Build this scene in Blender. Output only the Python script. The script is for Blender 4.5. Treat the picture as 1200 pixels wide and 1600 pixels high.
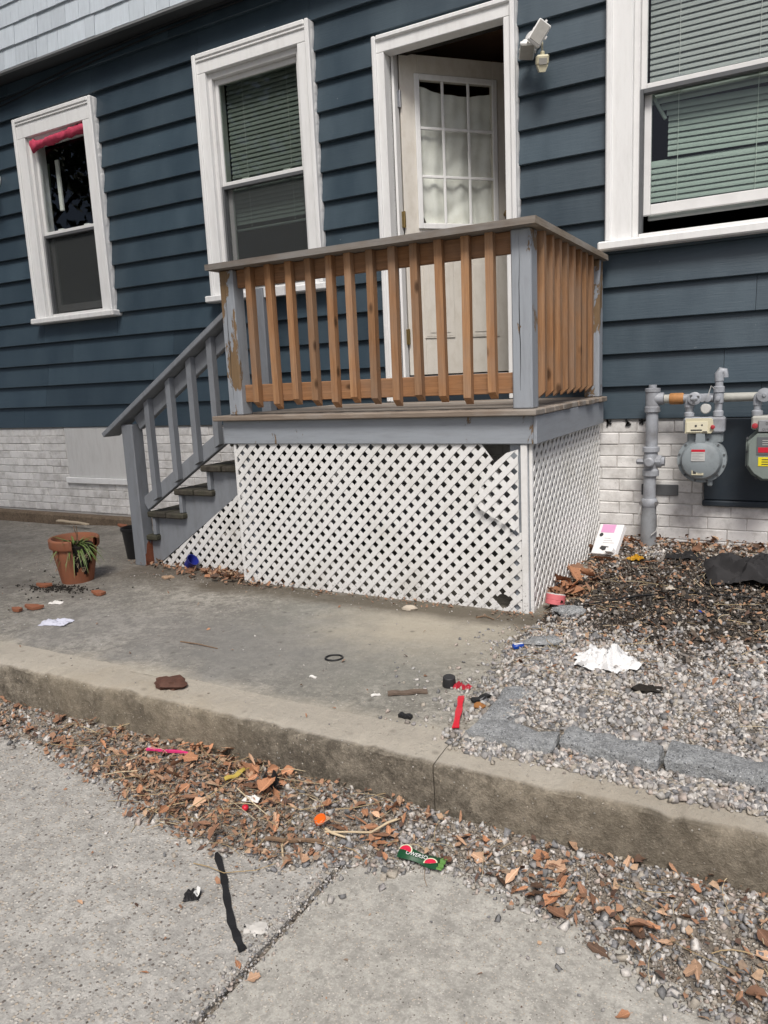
import bpy, math, random
import numpy as np
from mathutils import Vector, Matrix, noise as mnoise

random.seed(7); RNG = np.random.default_rng(11)
for o in list(bpy.data.objects): bpy.data.objects.remove(o)
SC = bpy.context.scene; COL = SC.collection
R_ = math.radians

# ------------------------------------------------------------------ camera
H = 1.275                                   # eye height above the street
YAW, PITCH, ROLL, FPX = R_(-29.14), R_(10.093), R_(2.664), 1162.1
def cam_axes():
    cy, sy = math.cos(YAW), math.sin(YAW)
    fw = Vector((sy*math.cos(PITCH), cy*math.cos(PITCH), -math.sin(PITCH)))
    r = Vector((cy, -sy, 0)); d = fw.cross(r)
    c, s = math.cos(ROLL), math.sin(ROLL)
    return c*r+s*d, -s*r+c*d, fw
RT, DN, FW = cam_axes()
cam = bpy.data.cameras.new('camera'); camo = bpy.data.objects.new('camera', cam); COL.objects.link(camo)
m = Matrix.Identity(4)
for i in range(3): m[i][0], m[i][1], m[i][2] = RT[i], -DN[i], -FW[i]
m[2][3] = H
camo.matrix_world = m
cam.sensor_fit = 'VERTICAL'; cam.sensor_height = 32; cam.sensor_width = 24; cam.lens = FPX/1600*32
cam.clip_start = .05; cam.clip_end = 600
SC.camera = camo
def ray(px, py): return RT*((px-600)/FPX) + DN*((py-800)/FPX) + FW
def on_y(px, py, y): r = ray(px, py); t = y/r.y; return Vector((r.x*t, y, r.z*t+H))      # photo point on a wall plane
def on_z(px, py, z): r = ray(px, py); t = (z-H)/r.z; return Vector((r.x*t, r.y*t, z))    # photo point on level ground

# ------------------------------------------------------------------ light
SUN = Vector((.25, -.62, .92)).normalized()
w = bpy.data.worlds.new('World'); SC.world = w; w.use_nodes = True
nt = w.node_tree; nt.nodes.clear()
sky = nt.nodes.new('ShaderNodeTexSky'); sky.sky_type = 'NISHITA'; sky.sun_disc = False
sky.sun_elevation = math.asin(SUN.z); sky.sun_rotation = math.atan2(SUN.x, SUN.y)
sky.air_density = .7; sky.dust_density = 4.0; sky.ozone_density = 1.0
bg = nt.nodes.new('ShaderNodeBackground'); bg.inputs[1].default_value = .085
wo = nt.nodes.new('ShaderNodeOutputWorld')
nt.links.new(sky.outputs[0], bg.inputs[0]); nt.links.new(bg.outputs[0], wo.inputs[0])
sl = bpy.data.lights.new('sun', 'SUN'); sl.energy = 2.4; sl.angle = R_(19); sl.color = (1, .965, .92)
so = bpy.data.objects.new('sun', sl); COL.objects.link(so)
so.rotation_euler = SUN.to_track_quat('Z', 'Y').to_euler(); so.location = (3, -6, 9)
vs = SC.view_settings; vs.view_transform = 'Standard'; vs.look = 'None'; vs.gamma = 1; vs.exposure = 0.40
try: vs.use_curve_mapping = False
except Exception: pass

# ------------------------------------------------------------------ node helpers
class NT:
    def __init__(s, name):
        s.m = bpy.data.materials.new(name); s.m.use_nodes = True
        s.t = s.m.node_tree; s.b = s.t.nodes['Principled BSDF']
        s._co = {}
    def n(s, typ, **kw):
        nd = s.t.nodes.new('ShaderNode'+typ)
        for k, v in kw.items(): setattr(nd, k, v)
        return nd
    def l(s, a, b): s.t.links.new(a, b)
    def co(s, scale=(1, 1, 1), rnd=True):
        key = (tuple(scale), rnd)
        if key in s._co: return s._co[key]
        tc = s.n('TexCoord'); out = tc.outputs['Object']
        if rnd:
            oi = s.n('ObjectInfo'); cm = s.n('CombineXYZ')
            for i, k in enumerate((37., 91., 53.)):
                mm = s.n('Math', operation='MULTIPLY'); s.l(oi.outputs['Random'], mm.inputs[0]); mm.inputs[1].default_value = k
                s.l(mm.outputs[0], cm.inputs[i])
            ad = s.n('VectorMath', operation='ADD'); s.l(out, ad.inputs[0]); s.l(cm.outputs[0], ad.inputs[1]); out = ad.outputs[0]
        mp = s.n('Mapping'); mp.inputs['Scale'].default_value = scale; s.l(out, mp.inputs[0])
        s._co[key] = mp.outputs[0]; return mp.outputs[0]
    def noise(s, scale, detail=4, rough=.6, co=None, dist=0.0):
        nd = s.n('TexNoise'); nd.inputs['Scale'].default_value = scale; nd.inputs['Detail'].default_value = detail
        nd.inputs['Roughness'].default_value = rough; nd.inputs['Distortion'].default_value = dist
        s.l(co if co is not None else s.co(), nd.inputs['Vector']); return nd.outputs['Fac']
    def ramp(s, fac, stops, interp='LINEAR'):
        r = s.n('ValToRGB'); cr = r.color_ramp; cr.interpolation = interp
        while len(cr.elements) < len(stops): cr.elements.new(.5)
        for e, (p, c) in zip(cr.elements, stops):
            e.position = p; e.color = (c, c, c, 1) if isinstance(c, (int, float)) else (*c, 1)
        s.l(fac, r.inputs[0]); return r.outputs[0]
    def mix(s, fac, a, b, blend='MIX'):
        x = s.n('Mix', data_type='RGBA', blend_type=blend)
        for i, v in ((0, fac), (6, a), (7, b)):
            if hasattr(v, 'is_linked'): s.l(v, x.inputs[i])
            elif i == 0: x.inputs[i].default_value = v
            else: x.inputs[i].default_value = (*v, 1)
        return x.outputs[2]
    def math(s, op, a, b=None, clamp=False):
        x = s.n('Math', operation=op, use_clamp=clamp)
        for i, v in ((0, a), (1, b)):
            if v is None: continue
            if hasattr(v, 'is_linked'): s.l(v, x.inputs[i])
            else: x.inputs[i].default_value = v
        return x.outputs[0]
    def bump(s, h, strength=.5, dist=.002, prev=None):
        b = s.n('Bump'); b.inputs['Strength'].default_value = strength; b.inputs['Distance'].default_value = dist
        s.l(h, b.inputs['Height'])
        if prev is not None: s.l(prev, b.inputs['Normal'])
        return b.outputs[0]
    def val(s, col, amount):                # per-object brightness variation
        oi = s.n('ObjectInfo'); mr = s.n('MapRange'); s.l(oi.outputs['Random'], mr.inputs[0])
        mr.inputs[3].default_value = 1-amount; mr.inputs[4].default_value = 1+amount
        hs = s.n('HueSaturation'); s.l(mr.outputs[0], hs.inputs['Value'])
        if hasattr(col, 'is_linked'): s.l(col, hs.inputs['Color'])
        else: hs.inputs['Color'].default_value = (*col, 1)
        return hs.outputs[0]
    def out(s, col=None, rough=.6, nrm=None, spec=.4, metal=0.0):
        if col is not None:
            if hasattr(col, 'is_linked'): s.l(col, s.b.inputs['Base Color'])
            else: s.b.inputs['Base Color'].default_value = (*col, 1)
        if hasattr(rough, 'is_linked'): s.l(rough, s.b.inputs['Roughness'])
        else: s.b.inputs['Roughness'].default_value = rough
        if nrm is not None: s.l(nrm, s.b.inputs['Normal'])
        s.b.inputs['Specular IOR Level'].default_value = spec; s.b.inputs['Metallic'].default_value = metal
        return s.m

def plain(name, col, rough=.6, var=.12, scale=30, bump=.15, spec=.4, metal=0.0):
    k = NT(name); f = k.noise(scale, 5)
    c = k.mix(f, tuple(x*(1-var*1.6) for x in col), tuple(min(1, x*(1+var)) for x in col))
    return k.out(c, rough, k.bump(f, bump, .002), spec, metal)

def paint(name, col, rough=.5, dirt=(.2, .17, .13), amount=.25, var=.05, peel=None, peel_at=.7, streak=(1, 1, 1), bumps=.25, spec=.4, crackle=True):
    k = NT(name); co = k.co(streak)
    a = k.noise(9, 6, .65, co); b = k.noise(60, 5, .7, co)
    c = k.val(col, var) if var else col
    d = k.ramp(a, ((.45, 0.0), (.8, amount)))
    c = k.mix(d, c, dirt)
    sp = k.ramp(b, ((.62, 0.0), (.74, amount)))
    c = k.mix(sp, c, dirt)
    h = k.noise(180, 3, .6, co)
    nr = k.bump(h, bumps, .0012)
    if peel:
        p = k.noise(5, 8, .72, k.co((1.2, 1.2, .5)), .4)
        pm = k.ramp(p, ((peel_at, 0.0), (peel_at+.012, 1.0)))
        gr = k.noise(16, 4, .6, k.co((8, 8, .8)))
        wood = k.mix(gr, tuple(x*.5 for x in peel), peel)
        c = k.mix(pm, c, wood)
        inv = k.math('SUBTRACT', 1.0, pm)
        nr = k.bump(inv, .8, .0015, nr)
    return k.out(c, rough, nr, spec)

def wood(name, light, dark, axis=2, grey=None, grey_amt=.5, knots=True, rough=.7, scale=1.0, var=.12):
    k = NT(name); s = [26*scale]*3; s[axis] = 1.1*scale
    co = k.co(s)
    g = k.noise(1.6, 6, .65, co, .6); fine = k.noise(7, 5, .7, co)
    c = k.mix(k.ramp(g, ((.3, 0.0), (.7, 1.0))), dark, light)
    c = k.mix(k.ramp(fine, ((.35, .35), (.6, 0.0))), c, tuple(x*.45 for x in dark))
    if grey:
        gm = k.noise(2.2, 5, .6, k.co([3 if i != axis else 1.4 for i in range(3)]))
        c = k.mix(k.ramp(gm, ((.42, 0.0), (.68, grey_amt))), c, grey)
    if knots:
        ks = [9, 9, 9]; ks[axis] = 4.5
        v = k.n('TexVoronoi'); v.inputs['Scale'].default_value = 1.0; k.l(k.co(ks), v.inputs['Vector'])
        c = k.mix(k.ramp(v.outputs['Distance'], ((.07, .85), (.16, 0.0))), c, tuple(x*.22 for x in dark))
    c = k.val(c, var*1.6)
    return k.out(c, rough, k.bump(k.math('ADD', g, fine), .5, .0018), .3)

def mask_box(k, x0, x1, y0, y1, soft=.25, wob=.35, sc=3.0):
    """soft-edged patch on the ground in world x, y, with a noisy border (a stain, a spill of soil or painted shade)"""
    tc = k.n('TexCoord'); sx = k.n('SeparateXYZ'); k.l(tc.outputs['Object'], sx.inputs[0])
    nz = k.noise(sc, 6, .65, k.co((1, 1, 1), False)); off = k.math('MULTIPLY', k.math('SUBTRACT', nz, .5), wob*2)
    res = None
    for s, lo, hi in ((0, x0, x1), (1, y0, y1)):
        c = k.math('ADD', sx.outputs[s], off)
        d = k.math('SUBTRACT', (hi-lo)/2, k.math('ABSOLUTE', k.math('SUBTRACT', c, (lo+hi)/2)))
        mm = k.math('DIVIDE', k.math('ADD', d, soft/2), soft, True)
        res = mm if res is None else k.math('MULTIPLY', res, mm)
    return res

def concrete(name, a, b, agg=None, agg_amt=.5, agg_scale=90, stain_shade=(), spots=.35, rough=.9, bstr=.6, bdist=.004):
    k = NT(name); co = k.co((1, 1, 1), False)
    big = k.noise(1.6, 7, .65, co, .3); mid = k.noise(14, 6, .7, co); fine = k.noise(160, 4, .7, co)
    c = k.mix(k.ramp(big, ((.35, 0.0), (.65, 1.0))), a, b)
    mid2 = k.noise(42, 6, .75, co, .2); scuff = k.noise(5.5, 8, .78, co, .6)
    c = k.mix(k.ramp(mid, ((.40, .6), (.56, 0.0))), c, tuple(x*.62 for x in a))
    c = k.mix(k.ramp(mid2, ((.38, .6), (.52, 0.0))), c, tuple(x*.55 for x in a)); c = k.mix(k.ramp(mid2, ((.55, 0.0), (.68, .5))), c, tuple(min(1, x*1.25) for x in b))
    c = k.mix(k.ramp(scuff, ((.56, 0.0), (.66, .45))), c, tuple(min(1, x*1.2) for x in b)); c = k.mix(k.ramp(scuff, ((.36, .45), (.45, 0.0))), c, tuple(x*.7 for x in a))
    c = k.mix(k.ramp(fine, ((.3, .45), (.55, 0.0))), c, tuple(x*.5 for x in a))
    c = k.mix(k.ramp(fine, ((.58, 0.0), (.72, .4))), c, tuple(min(1, x*1.6) for x in b))
    h = k.math('ADD', k.math('ADD', k.math('MULTIPLY', fine, .5), k.math('MULTIPLY', mid2, .7)), k.math('MULTIPLY', mid, .6))
    if agg:
        v = k.n('TexVoronoi'); v.inputs['Scale'].default_value = agg_scale; k.l(co, v.inputs['Vector'])
        hs = k.n('SeparateColor'); k.l(v.outputs['Color'], hs.inputs[0])
        pc = k.ramp(hs.outputs[0], ((0.0, agg[0]), (.2, agg[1]), (.5, agg[2]), (.8, agg[3]), (1.0, agg[4])))
        shown = k.math('GREATER_THAN', hs.outputs[1], 1-agg_amt)
        round_ = k.ramp(v.outputs['Distance'], ((.38, 1.0), (.52, 0.0)))
        mk = k.math('MULTIPLY', shown, round_)
        c = k.mix(mk, c, pc); h = k.math('ADD', h, k.math('MULTIPLY', mk, .8))
    for (x0, x1, y0, y1, colr, amt, soft, wob) in stain_shade:
        mb = k.math('MULTIPLY', mask_box(k, x0, x1, y0, y1, soft, wob), amt)
        c = k.mix(mb, c, colr)
    v2 = k.n('TexVoronoi'); v2.inputs['Scale'].default_value = 17; k.l(co, v2.inputs['Vector'])
    s2 = k.n('SeparateColor'); k.l(v2.outputs['Color'], s2.inputs[0])
    sp = k.math('MULTIPLY', k.math('GREATER_THAN', s2.outputs[0], .8), k.ramp(v2.outputs['Distance'], ((.08, spots), (.26, 0.0))))
    c = k.mix(sp, c, tuple(x*.3 for x in a))
    return k.out(c, rough, k.bump(h, bstr, bdist), .2)

def island(name, cols, rough=.8, bump=.3, var_scale=120):
    """each loose piece of a heap takes its own colour"""
    k = NT(name); g = k.n('NewGeometry')
    n = len(cols); c = k.ramp(g.outputs['Random Per Island'], tuple((i/n, x) for i, x in enumerate(cols)), 'CONSTANT')
    f = k.noise(var_scale, 4, .7, k.co((1, 1, 1), False))
    c = k.mix(k.ramp(f, ((.3, .45), (.6, 0.0))), c, (.05, .045, .04))
    return k.out(c, rough, k.bump(f, bump, .002), .3)

def glass(name, tint, gloss=1.0, rough=.01):
    m = bpy.data.materials.new(name); m.use_nodes = True; t = m.node_tree; t.nodes.clear()
    o = t.nodes.new('ShaderNodeOutputMaterial'); mx = t.nodes.new('ShaderNodeMixShader'); tr = t.nodes.new('ShaderNodeBsdfTransparent')
    gl = t.nodes.new('ShaderNodeBsdfGlossy'); fr = t.nodes.new('ShaderNodeFresnel'); mu = t.nodes.new('ShaderNodeMath'); mu.operation = 'MULTIPLY'
    fr.inputs[0].default_value = 1.5; mu.inputs[1].default_value = gloss; gl.inputs['Roughness'].default_value = rough
    tr.inputs[0].default_value = (*tint, 1)
    ge = t.nodes.new('ShaderNodeNewGeometry'); m2 = t.nodes.new('ShaderNodeMath'); m2.operation = 'MULTIPLY_ADD'; m2.inputs[1].default_value = -gloss; m2.inputs[2].default_value = gloss
    t.links.new(ge.outputs['Backfacing'], m2.inputs[0]); t.links.new(m2.outputs[0], mu.inputs[1])   # no inner reflection: a thin pane
    t.links.new(fr.outputs[0], mu.inputs[0]); t.links.new(mu.outputs[0], mx.inputs[0]); t.links.new(tr.outputs[0], mx.inputs[1])
    t.links.new(gl.outputs[0], mx.inputs[2]); t.links.new(mx.outputs[0], o.inputs[0]); return m

def screen_mat(name, col, op):
    m = bpy.data.materials.new(name); m.use_nodes = True; t = m.node_tree; t.nodes.clear()
    o = t.nodes.new('ShaderNodeOutputMaterial'); mx = t.nodes.new('ShaderNodeMixShader'); tr = t.nodes.new('ShaderNodeBsdfTransparent')
    d = t.nodes.new('ShaderNodeBsdfDiffuse'); d.inputs[0].default_value = (*col, 1); mx.inputs[0].default_value = op
    t.links.new(tr.outputs[0], mx.inputs[1]); t.links.new(d.outputs[0], mx.inputs[2]); t.links.new(mx.outputs[0], o.inputs[0]); return m

# ------------------------------------------------------------------ mesh helpers
class MB:
    def __init__(s): s.v = []; s.f = []
    def add(s, vs, fs):
        b = len(s.v); s.v += [tuple(x) for x in vs]; s.f += [tuple(i+b for i in f) for f in fs]; return s
    def box(s, x0, x1, y0, y1, z0, z1, c=.003, M=None):
        cx, cy, cz = (x0+x1)/2, (y0+y1)/2, (z0+z1)/2; h = ((x1-x0)/2, (y1-y0)/2, (z1-z0)/2); c = min(c, min(h)*.45)
        vs = []; idx = {}
        for i, sx in enumerate((-1, 1)):
            for j, sy in enumerate((-1, 1)):
                for k, sz in enumerate((-1, 1)):
                    S = (sx, sy, sz)
                    for a in range(3):
                        p = [S[q]*(h[q]-(0 if q == a else c)) for q in range(3)]
                        idx[(i, j, k, a)] = len(vs); vs.append((cx+p[0], cy+p[1], cz+p[2]))
        fs = []
        q = lambda i, j, k, a: idx[(i, j, k, a)]
        for e in (0, 1):
            fl = [q(e, 0, 0, 0), q(e, 1, 0, 0), q(e, 1, 1, 0), q(e, 0, 1, 0)]; fs.append(fl if e else fl[::-1])
            fl = [q(0, e, 0, 1), q(0, e, 1, 1), q(1, e, 1, 1), q(1, e, 0, 1)]; fs.append(fl if e else fl[::-1])
            fl = [q(0, 0, e, 2), q(1, 0, e, 2), q(1, 1, e, 2), q(0, 1, e, 2)]; fs.append(fl if e else fl[::-1])
        for a in (0, 1):
            for b in (0, 1):
                fl = [q(a, b, 0, 0), q(a, b, 0, 1), q(a, b, 1, 1), q(a, b, 1, 0)]; fs.append(fl if a == b else fl[::-1])
                fl = [q(a, 0, b, 0), q(a, 1, b, 0), q(a, 1, b, 2), q(a, 0, b, 2)]; fs.append(fl if a == b else fl[::-1])
                fl = [q(0, a, b, 1), q(0, a, b, 2), q(1, a, b, 2), q(1, a, b, 1)]; fs.append(fl if a == b else fl[::-1])
        for i in (0, 1):
            for j in (0, 1):
                for k in (0, 1):
                    fl = [q(i, j, k, 0), q(i, j, k, 1), q(i, j, k, 2)]; fs.append(fl if (i+j+k) % 2 else fl[::-1])
        if M is not None: vs = [tuple(M @ Vector(p)) for p in vs]
        return s.add(vs, fs)
    def prism(s, poly, axis, a0, a1):
        """polygon given in the two axes other than `axis`"""
        def P(p, a):
            r = list(p); r.insert(axis, a); return tuple(r)
        n = len(poly); vs = [P(p, a0) for p in poly]+[P(p, a1) for p in poly]
        fs = [tuple(range(n)), tuple(range(n, 2*n))[::-1]]+[(i, i+n, (i+1) % n+n, (i+1) % n) for i in range(n)]
        return s.add(vs, fs)
    def tube(s, pts, r, n=10, caps=True):
        pts = [Vector(p) for p in pts]; m_ = len(pts); rs = r if isinstance(r, (list, tuple)) else [r]*m_
        vs = []; up = None
        for i, p in enumerate(pts):
            d = (pts[min(i+1, m_-1)]-pts[max(i-1, 0)]).normalized()
            if up is None: up = Vector((0, 0, 1)) if abs(d.z) < .9 else Vector((1, 0, 0))
            a = d.cross(up).normalized(); b = a.cross(d).normalized(); up = b
            for k in range(n):
                t = 2*math.pi*k/n; vs.append(p+a*(math.cos(t)*rs[i])+b*(math.sin(t)*rs[i]))
        fs = [(i*n+k, i*n+(k+1) % n, (i+1)*n+(k+1) % n, (i+1)*n+k) for i in range(m_-1) for k in range(n)]
        if caps: fs += [tuple(range(n))[::-1], tuple(range((m_-1)*n, m_*n))]
        return s.add(vs, fs)
    def lathe(s, prof, c=(0, 0, 0), axis=2, n=20, caps=True, M=None):
        vs = []
        for (r, h) in prof:
            for k in range(n):
                t = 2*math.pi*k/n; a, b = r*math.cos(t), r*math.sin(t)
                p = {2: (a, b, h), 1: (a, h, -b), 0: (h, a, b)}[axis]
                p = Vector((p[0]+c[0], p[1]+c[1], p[2]+c[2])); vs.append(M @ p if M is not None else p)
        fs = [(i*n+k, i*n+(k+1) % n, (i+1)*n+(k+1) % n, (i+1)*n+k) for i in range(len(prof)-1) for k in range(n)]
        if caps: fs += [tuple(range(n))[::-1], tuple(range((len(prof)-1)*n, len(prof)*n))]
        return s.add(vs, fs)
    def sheet(s, fn, nu, nv):
        vs = [fn(i/nu, j/nv) for j in range(nv+1) for i in range(nu+1)]; W = nu+1
        return s.add(vs, [(j*W+i, j*W+i+1, (j+1)*W+i+1, (j+1)*W+i) for j in range(nv) for i in range(nu)])
    def mesh(s, name, mat, smooth=None, shift=(0, 0, 0)):
        me = bpy.data.meshes.new(name); me.from_pydata([(v[0]-shift[0], v[1]-shift[1], v[2]-shift[2]) for v in s.v], [], s.f)
        me.materials.append(mat)
        if smooth is not None:
            me.shade_smooth() if hasattr(me, 'shade_smooth') else None
            me.set_sharp_from_angle(angle=R_(smooth))
        return me
    def build(s, name, mat, parent=None, smooth=None, center=True):
        c = (0, 0, 0)
        if center:
            a = np.array(s.v); c = tuple((a.min(0)+a.max(0))/2)
        return link(name, s.mesh(name, mat, smooth, c), parent, c)

WORLD = {}
def link(name, me, parent=None, loc=(0, 0, 0), rot=None):
    o = bpy.data.objects.new(name, me); COL.objects.link(o)
    base = WORLD.get(parent.name, Vector((0, 0, 0))) if parent else Vector((0, 0, 0))
    o.location = Vector(loc)-base; WORLD[o.name] = Vector(loc)
    if rot is not None: o.rotation_euler = rot
    if parent: o.parent = parent
    return o
def thing(name, label, cat, loc, group=None):
    o = link(name, None, None, loc); o.empty_display_size = .1; tag(o, label, cat, group); return o
def tag(o, label, cat, group=None):
    o['label'] = label; o['category'] = cat
    if group: o['group'] = group
    return o
def struct(o): o['kind'] = 'structure'; return o
def stuff(o): o['kind'] = 'stuff'; return o
def box(name, mat, parent, x0, x1, y0, y1, z0, z1, c=.003): return MB().box(x0, x1, y0, y1, z0, z1, c).build(name, mat, parent)
def nmesh(name, V, F, mat, k=3):
    me = bpy.data.meshes.new(name); n, f = len(V), len(F)
    me.vertices.add(n); me.vertices.foreach_set('co', np.asarray(V, np.float32).ravel())
    me.loops.add(f*k); me.loops.foreach_set('vertex_index', np.asarray(F, np.int32).ravel())
    me.polygons.add(f); me.polygons.foreach_set('loop_start', np.arange(0, f*k, k, dtype=np.int32))
    me.update(calc_edges=True); me.validate(); me.materials.append(mat); return me
def curve_mesh(name, cu):
    t = bpy.data.objects.new(name, cu); me = bpy.data.meshes.new_from_object(t); bpy.data.objects.remove(t); me.name = name; return me
def text(name, body, size, mat, parent, loc, rot, ext=.0004):
    cu = bpy.data.curves.new(name, 'FONT'); cu.body = body; cu.size = size; cu.extrude = ext; cu.align_x = 'CENTER'; cu.align_y = 'CENTER'
    cu.materials.append(mat); return link(name, curve_mesh(name, cu), parent, loc, rot)
def fb(x, y, s, seed=0.0): return mnoise.fractal(Vector((x*s, y*s, seed)), .8, 2.0, 4)

# ------------------------------------------------------------------ materials
DUST = (.23, .19, .15)
SIDING = NT('navy_siding_paint')
def _siding():
    k = SIDING; st = k.co((1.2, 1, .35)); f = k.noise(3.2, 5, .6, st); g = k.noise(40, 5, .7, k.co((.5, 1, 3)))
    c = k.mix(k.ramp(f, ((.35, 0.0), (.7, 1.0))), (.030, .050, .067), (.045, .071, .091))
    c = k.mix(k.ramp(g, ((.62, 0.0), (.8, .25))), c, (.10, .12, .13))
    w_ = k.noise(7, 6, .7, k.co((.35, 1, 4))); c = k.mix(k.ramp(w_, ((.68, 0.0), (.78, .22))), c, (.016, .022, .028))
    s_ = k.noise(55, 2, .5); c = k.mix(k.ramp(s_, ((.795, 0.0), (.81, .5))), c, (.34, .36, .36))
    c = k.val(c, .15)
    h = k.noise(22, 5, .65, k.co((.3, 1, 5)))
    return k.out(c, k.ramp(f, ((.3, .38), (.7, .52))), k.bump(h, .35, .003), .5)
M_SIDING = _siding()
M_TRIM = paint('white_trim_paint', (.78, .785, .775), .5, (.33, .31, .28), .22, .02, streak=(3, 3, .5), bumps=.5)
M_SASH = paint('white_sash_paint', (.72, .72, .71), .45, (.3, .28, .26), .18, .02)
M_BRICK = paint('painted_white_brick', (.72, .71, .69), .7, (.24, .225, .20), .8, .10, bumps=.9)
M_MORTAR = paint('painted_mortar', (.50, .485, .46), .85, (.20, .18, .15), .5, 0)
M_LATT = NT('white_lattice_plastic')
def _latt():
    k = M_LATT; f = k.noise(30, 5, .7); c = k.mix(k.ramp(f, ((.4, 0.0), (.8, .22))), (.74, .74, .725), (.4, .37, .32)); gp_ = k.n('NewGeometry'); lg_ = k.noise(3.2, 6, .7, gp_.outputs['Position']); c = k.mix(k.ramp(lg_, ((.50, 0.0), (.66, .42))), c, (.50, .485, .43))
    g = k.n('NewGeometry'); sx = k.n('SeparateXYZ'); k.l(g.outputs['Position'], sx.inputs[0])
    sp = k.noise(75, 5, .75, g.outputs['Position']); hz = k.ramp(k.math('SUBTRACT', .46, sx.outputs[2]), ((.04, 0.0), (.30, .20)))
    mk = k.ramp(k.math('ADD', sp, hz), ((.70, 0.0), (.80, .7)))     # mud splashed up from the ground, in spatters
    c = k.mix(mk, c, (.10, .085, .065))
    return k.out(c, .42, k.bump(f, .2, .001), .45)
M_LATT = _latt()
M_CEDAR = wood('new_cedar', (.42, .235, .118), (.25, .122, .055), 2, (.27, .21, .16), .5)
M_CEDARX = wood('new_cedar_rail', (.39, .20, .092), (.235, .11, .046), 0, (.27, .2, .15), .35)
M_CEDARY = wood('new_cedar_side_rail', (.39, .20, .092), (.235, .11, .046), 1, (.27, .2, .15), .35)
M_OLDX = wood('weathered_board', (.31, .26, .21), (.17, .13, .10), 0, (.34, .32, .29), .8, False)
M_OLDY = wood('weathered_side_board', (.33, .28, .22), (.18, .14, .10), 1, (.34, .32, .29), .8, False)
M_CAPX = wood('grey_weathered_cap', (.235, .20, .165), (.125, .10, .08), 0, (.22, .215, .205), .8, False)
PEELC = (.26, .17, .09)
M_GREY = paint('peeling_grey_paint', (.30, .325, .355), .55, (.14, .14, .14), .4, .05, PEELC, .565, (5, 5, .6), .6)
M_GREYX = paint('grey_fascia_paint', (.285, .31, .34), .55, (.13, .13, .13), .35, .04, (.22, .15, .09), .635, (.6, 5, 5), .6)
M_GREYSHADE = paint('shaded_grey_paint', (.21, .225, .245), .6, (.09, .085, .08), .4, .05, (.16, .10, .06), .72, (3, 3, .7), .5)  # same grey paint as the posts, with its shading put into a darker colour
M_TREAD = wood('dark_mossy_tread', (.085, .075, .06), (.035, .03, .024), 1, (.07, .075, .045), .6, False)
M_RED = plain('bare_red_brown_rot', (.22, .07, .035), .85, .4, 40)
M_SHINGLE = paint('pale_grey_shingle', (.54, .60, .65), .7, (.3, .33, .36), .35, .09, streak=(6, 6, .5), bumps=.6)
M_SOFFIT = plain('dark_soffit', (.05, .055, .06), .8)
M_DARKTRIM = plain('grey_shingle_drip', (.2, .21, .215), .7)
M_BLACK = plain('black_plastic', (.012, .012, .013), .4)
M_INT = plain('dark_interior', (.02, .016, .012), .95, .2, 4)
M_BROWN = plain('brown_hall_wall', (.20, .125, .08), .8, .2, 6)
M_DOOR = paint('cream_door_paint', (.63, .60, .54), .5, (.3, .24, .15), .3, 0, streak=(2, 2, 1))
M_CURT = paint('grey_white_curtain', (.76, .76, .73), .9, (.40, .38, .28), .35, 0, bumps=.3)
M_BLIND = plain('pale_blind_slat', (.31, .33, .325), .5, .05, 30, .05)
M_GLASS = glass('window_glass', (.935, .955, .945), 1.0)
M_GLASSM = glass('dusty_window_glass', (.75, .785, .755), 1.2)
M_GLASSD = glass('door_glass', (.97, .98, .97), .6)
M_GLASSW = glass('weathered_glass', (.90, .95, .92), 1.1)
M_SCREEN = screen_mat('insect_screen', (.06, .065, .065), .55)
M_SCREEN2 = screen_mat('dull_storm_film', (.085, .092, .092), .30)
M_ALU = plain('dull_aluminium', (.30, .31, .32), .5, .15, 60, .1, .5, .3)
M_DALU = plain('dark_track', (.10, .105, .11), .6)
M_BRASS = plain('old_brass', (.28, .20, .08), .4, .2, 60, .1, .5, .8)
M_STEEL = plain('worn_steel', (.4, .4, .4), .35, .2, 60, .1, .5, .9)
M_GASP = paint('grey_gas_pipe_paint', (.335, .355, .385), .45, (.09, .08, .075), .75, 0, bumps=.4, spec=.5)
M_GASO = plain('stained_old_pipe', (.42, .42, .38), .6, .25, 25)
M_RUST = plain('orange_tape_coupling', (.42, .2, .07), .7, .3, 50)
M_METER = paint('grey_meter_paint', (.25, .285, .30), .45, (.08, .08, .08), .65, 0, bumps=.2, spec=.5)
M_METERG = paint('green_grey_meter_paint', (.20, .235, .215), .5, (.10, .10, .09), .35, 0, bumps=.2)
M_CREAM = plain('cream_plastic', (.60, .56, .40), .5, .1)
M_WHITE = plain('white_plastic', (.74, .74, .72), .4, .06)
M_LENS = plain('frosted_lens', (.36, .35, .32), .25, .15, 40)
M_LABEL = plain('silver_label', (.52, .52, .50), .4, .1)
M_PRINTD = plain('dark_print', (.05, .05, .05), .6)
M_REDL = plain('red_sticker', (.55, .015, .035), .4, .05)
M_YEL = plain('yellow_sticker', (.78, .66, .02), .45, .05)
M_REDDOT = plain('red_seal', (.40, .04, .05), .4)
M_NAVY = paint('dark_navy_board', (.022, .032, .043), .5, (.06, .065, .07), .3, 0)
M_PAINTBOARD = paint('white_painted_board', (.60, .60, .585), .6, (.36, .35, .33), .4, 0, streak=(3, 3, .6))
M_PATCH = plain('grey_patch', (.11, .115, .12), .7)
M_PINKC = plain('pink_cloth', (.52, .055, .11), .85, .25, 40, .4)
M_TERRA = paint('terracotta', (.27, .10, .05), .8, (.16, .10, .075), .65, 0, bumps=.6)
M_SOIL = plain('potting_soil', (.022, .018, .014), .95, .5, 90, 1.0)
M_PLANT = plain('spider_plant_leaf', (.13, .19, .05), .5, .3, 60)
M_PLANT2 = plain('withered_plant_leaf', (.17, .14, .075), .7, .3, 60)
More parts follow.
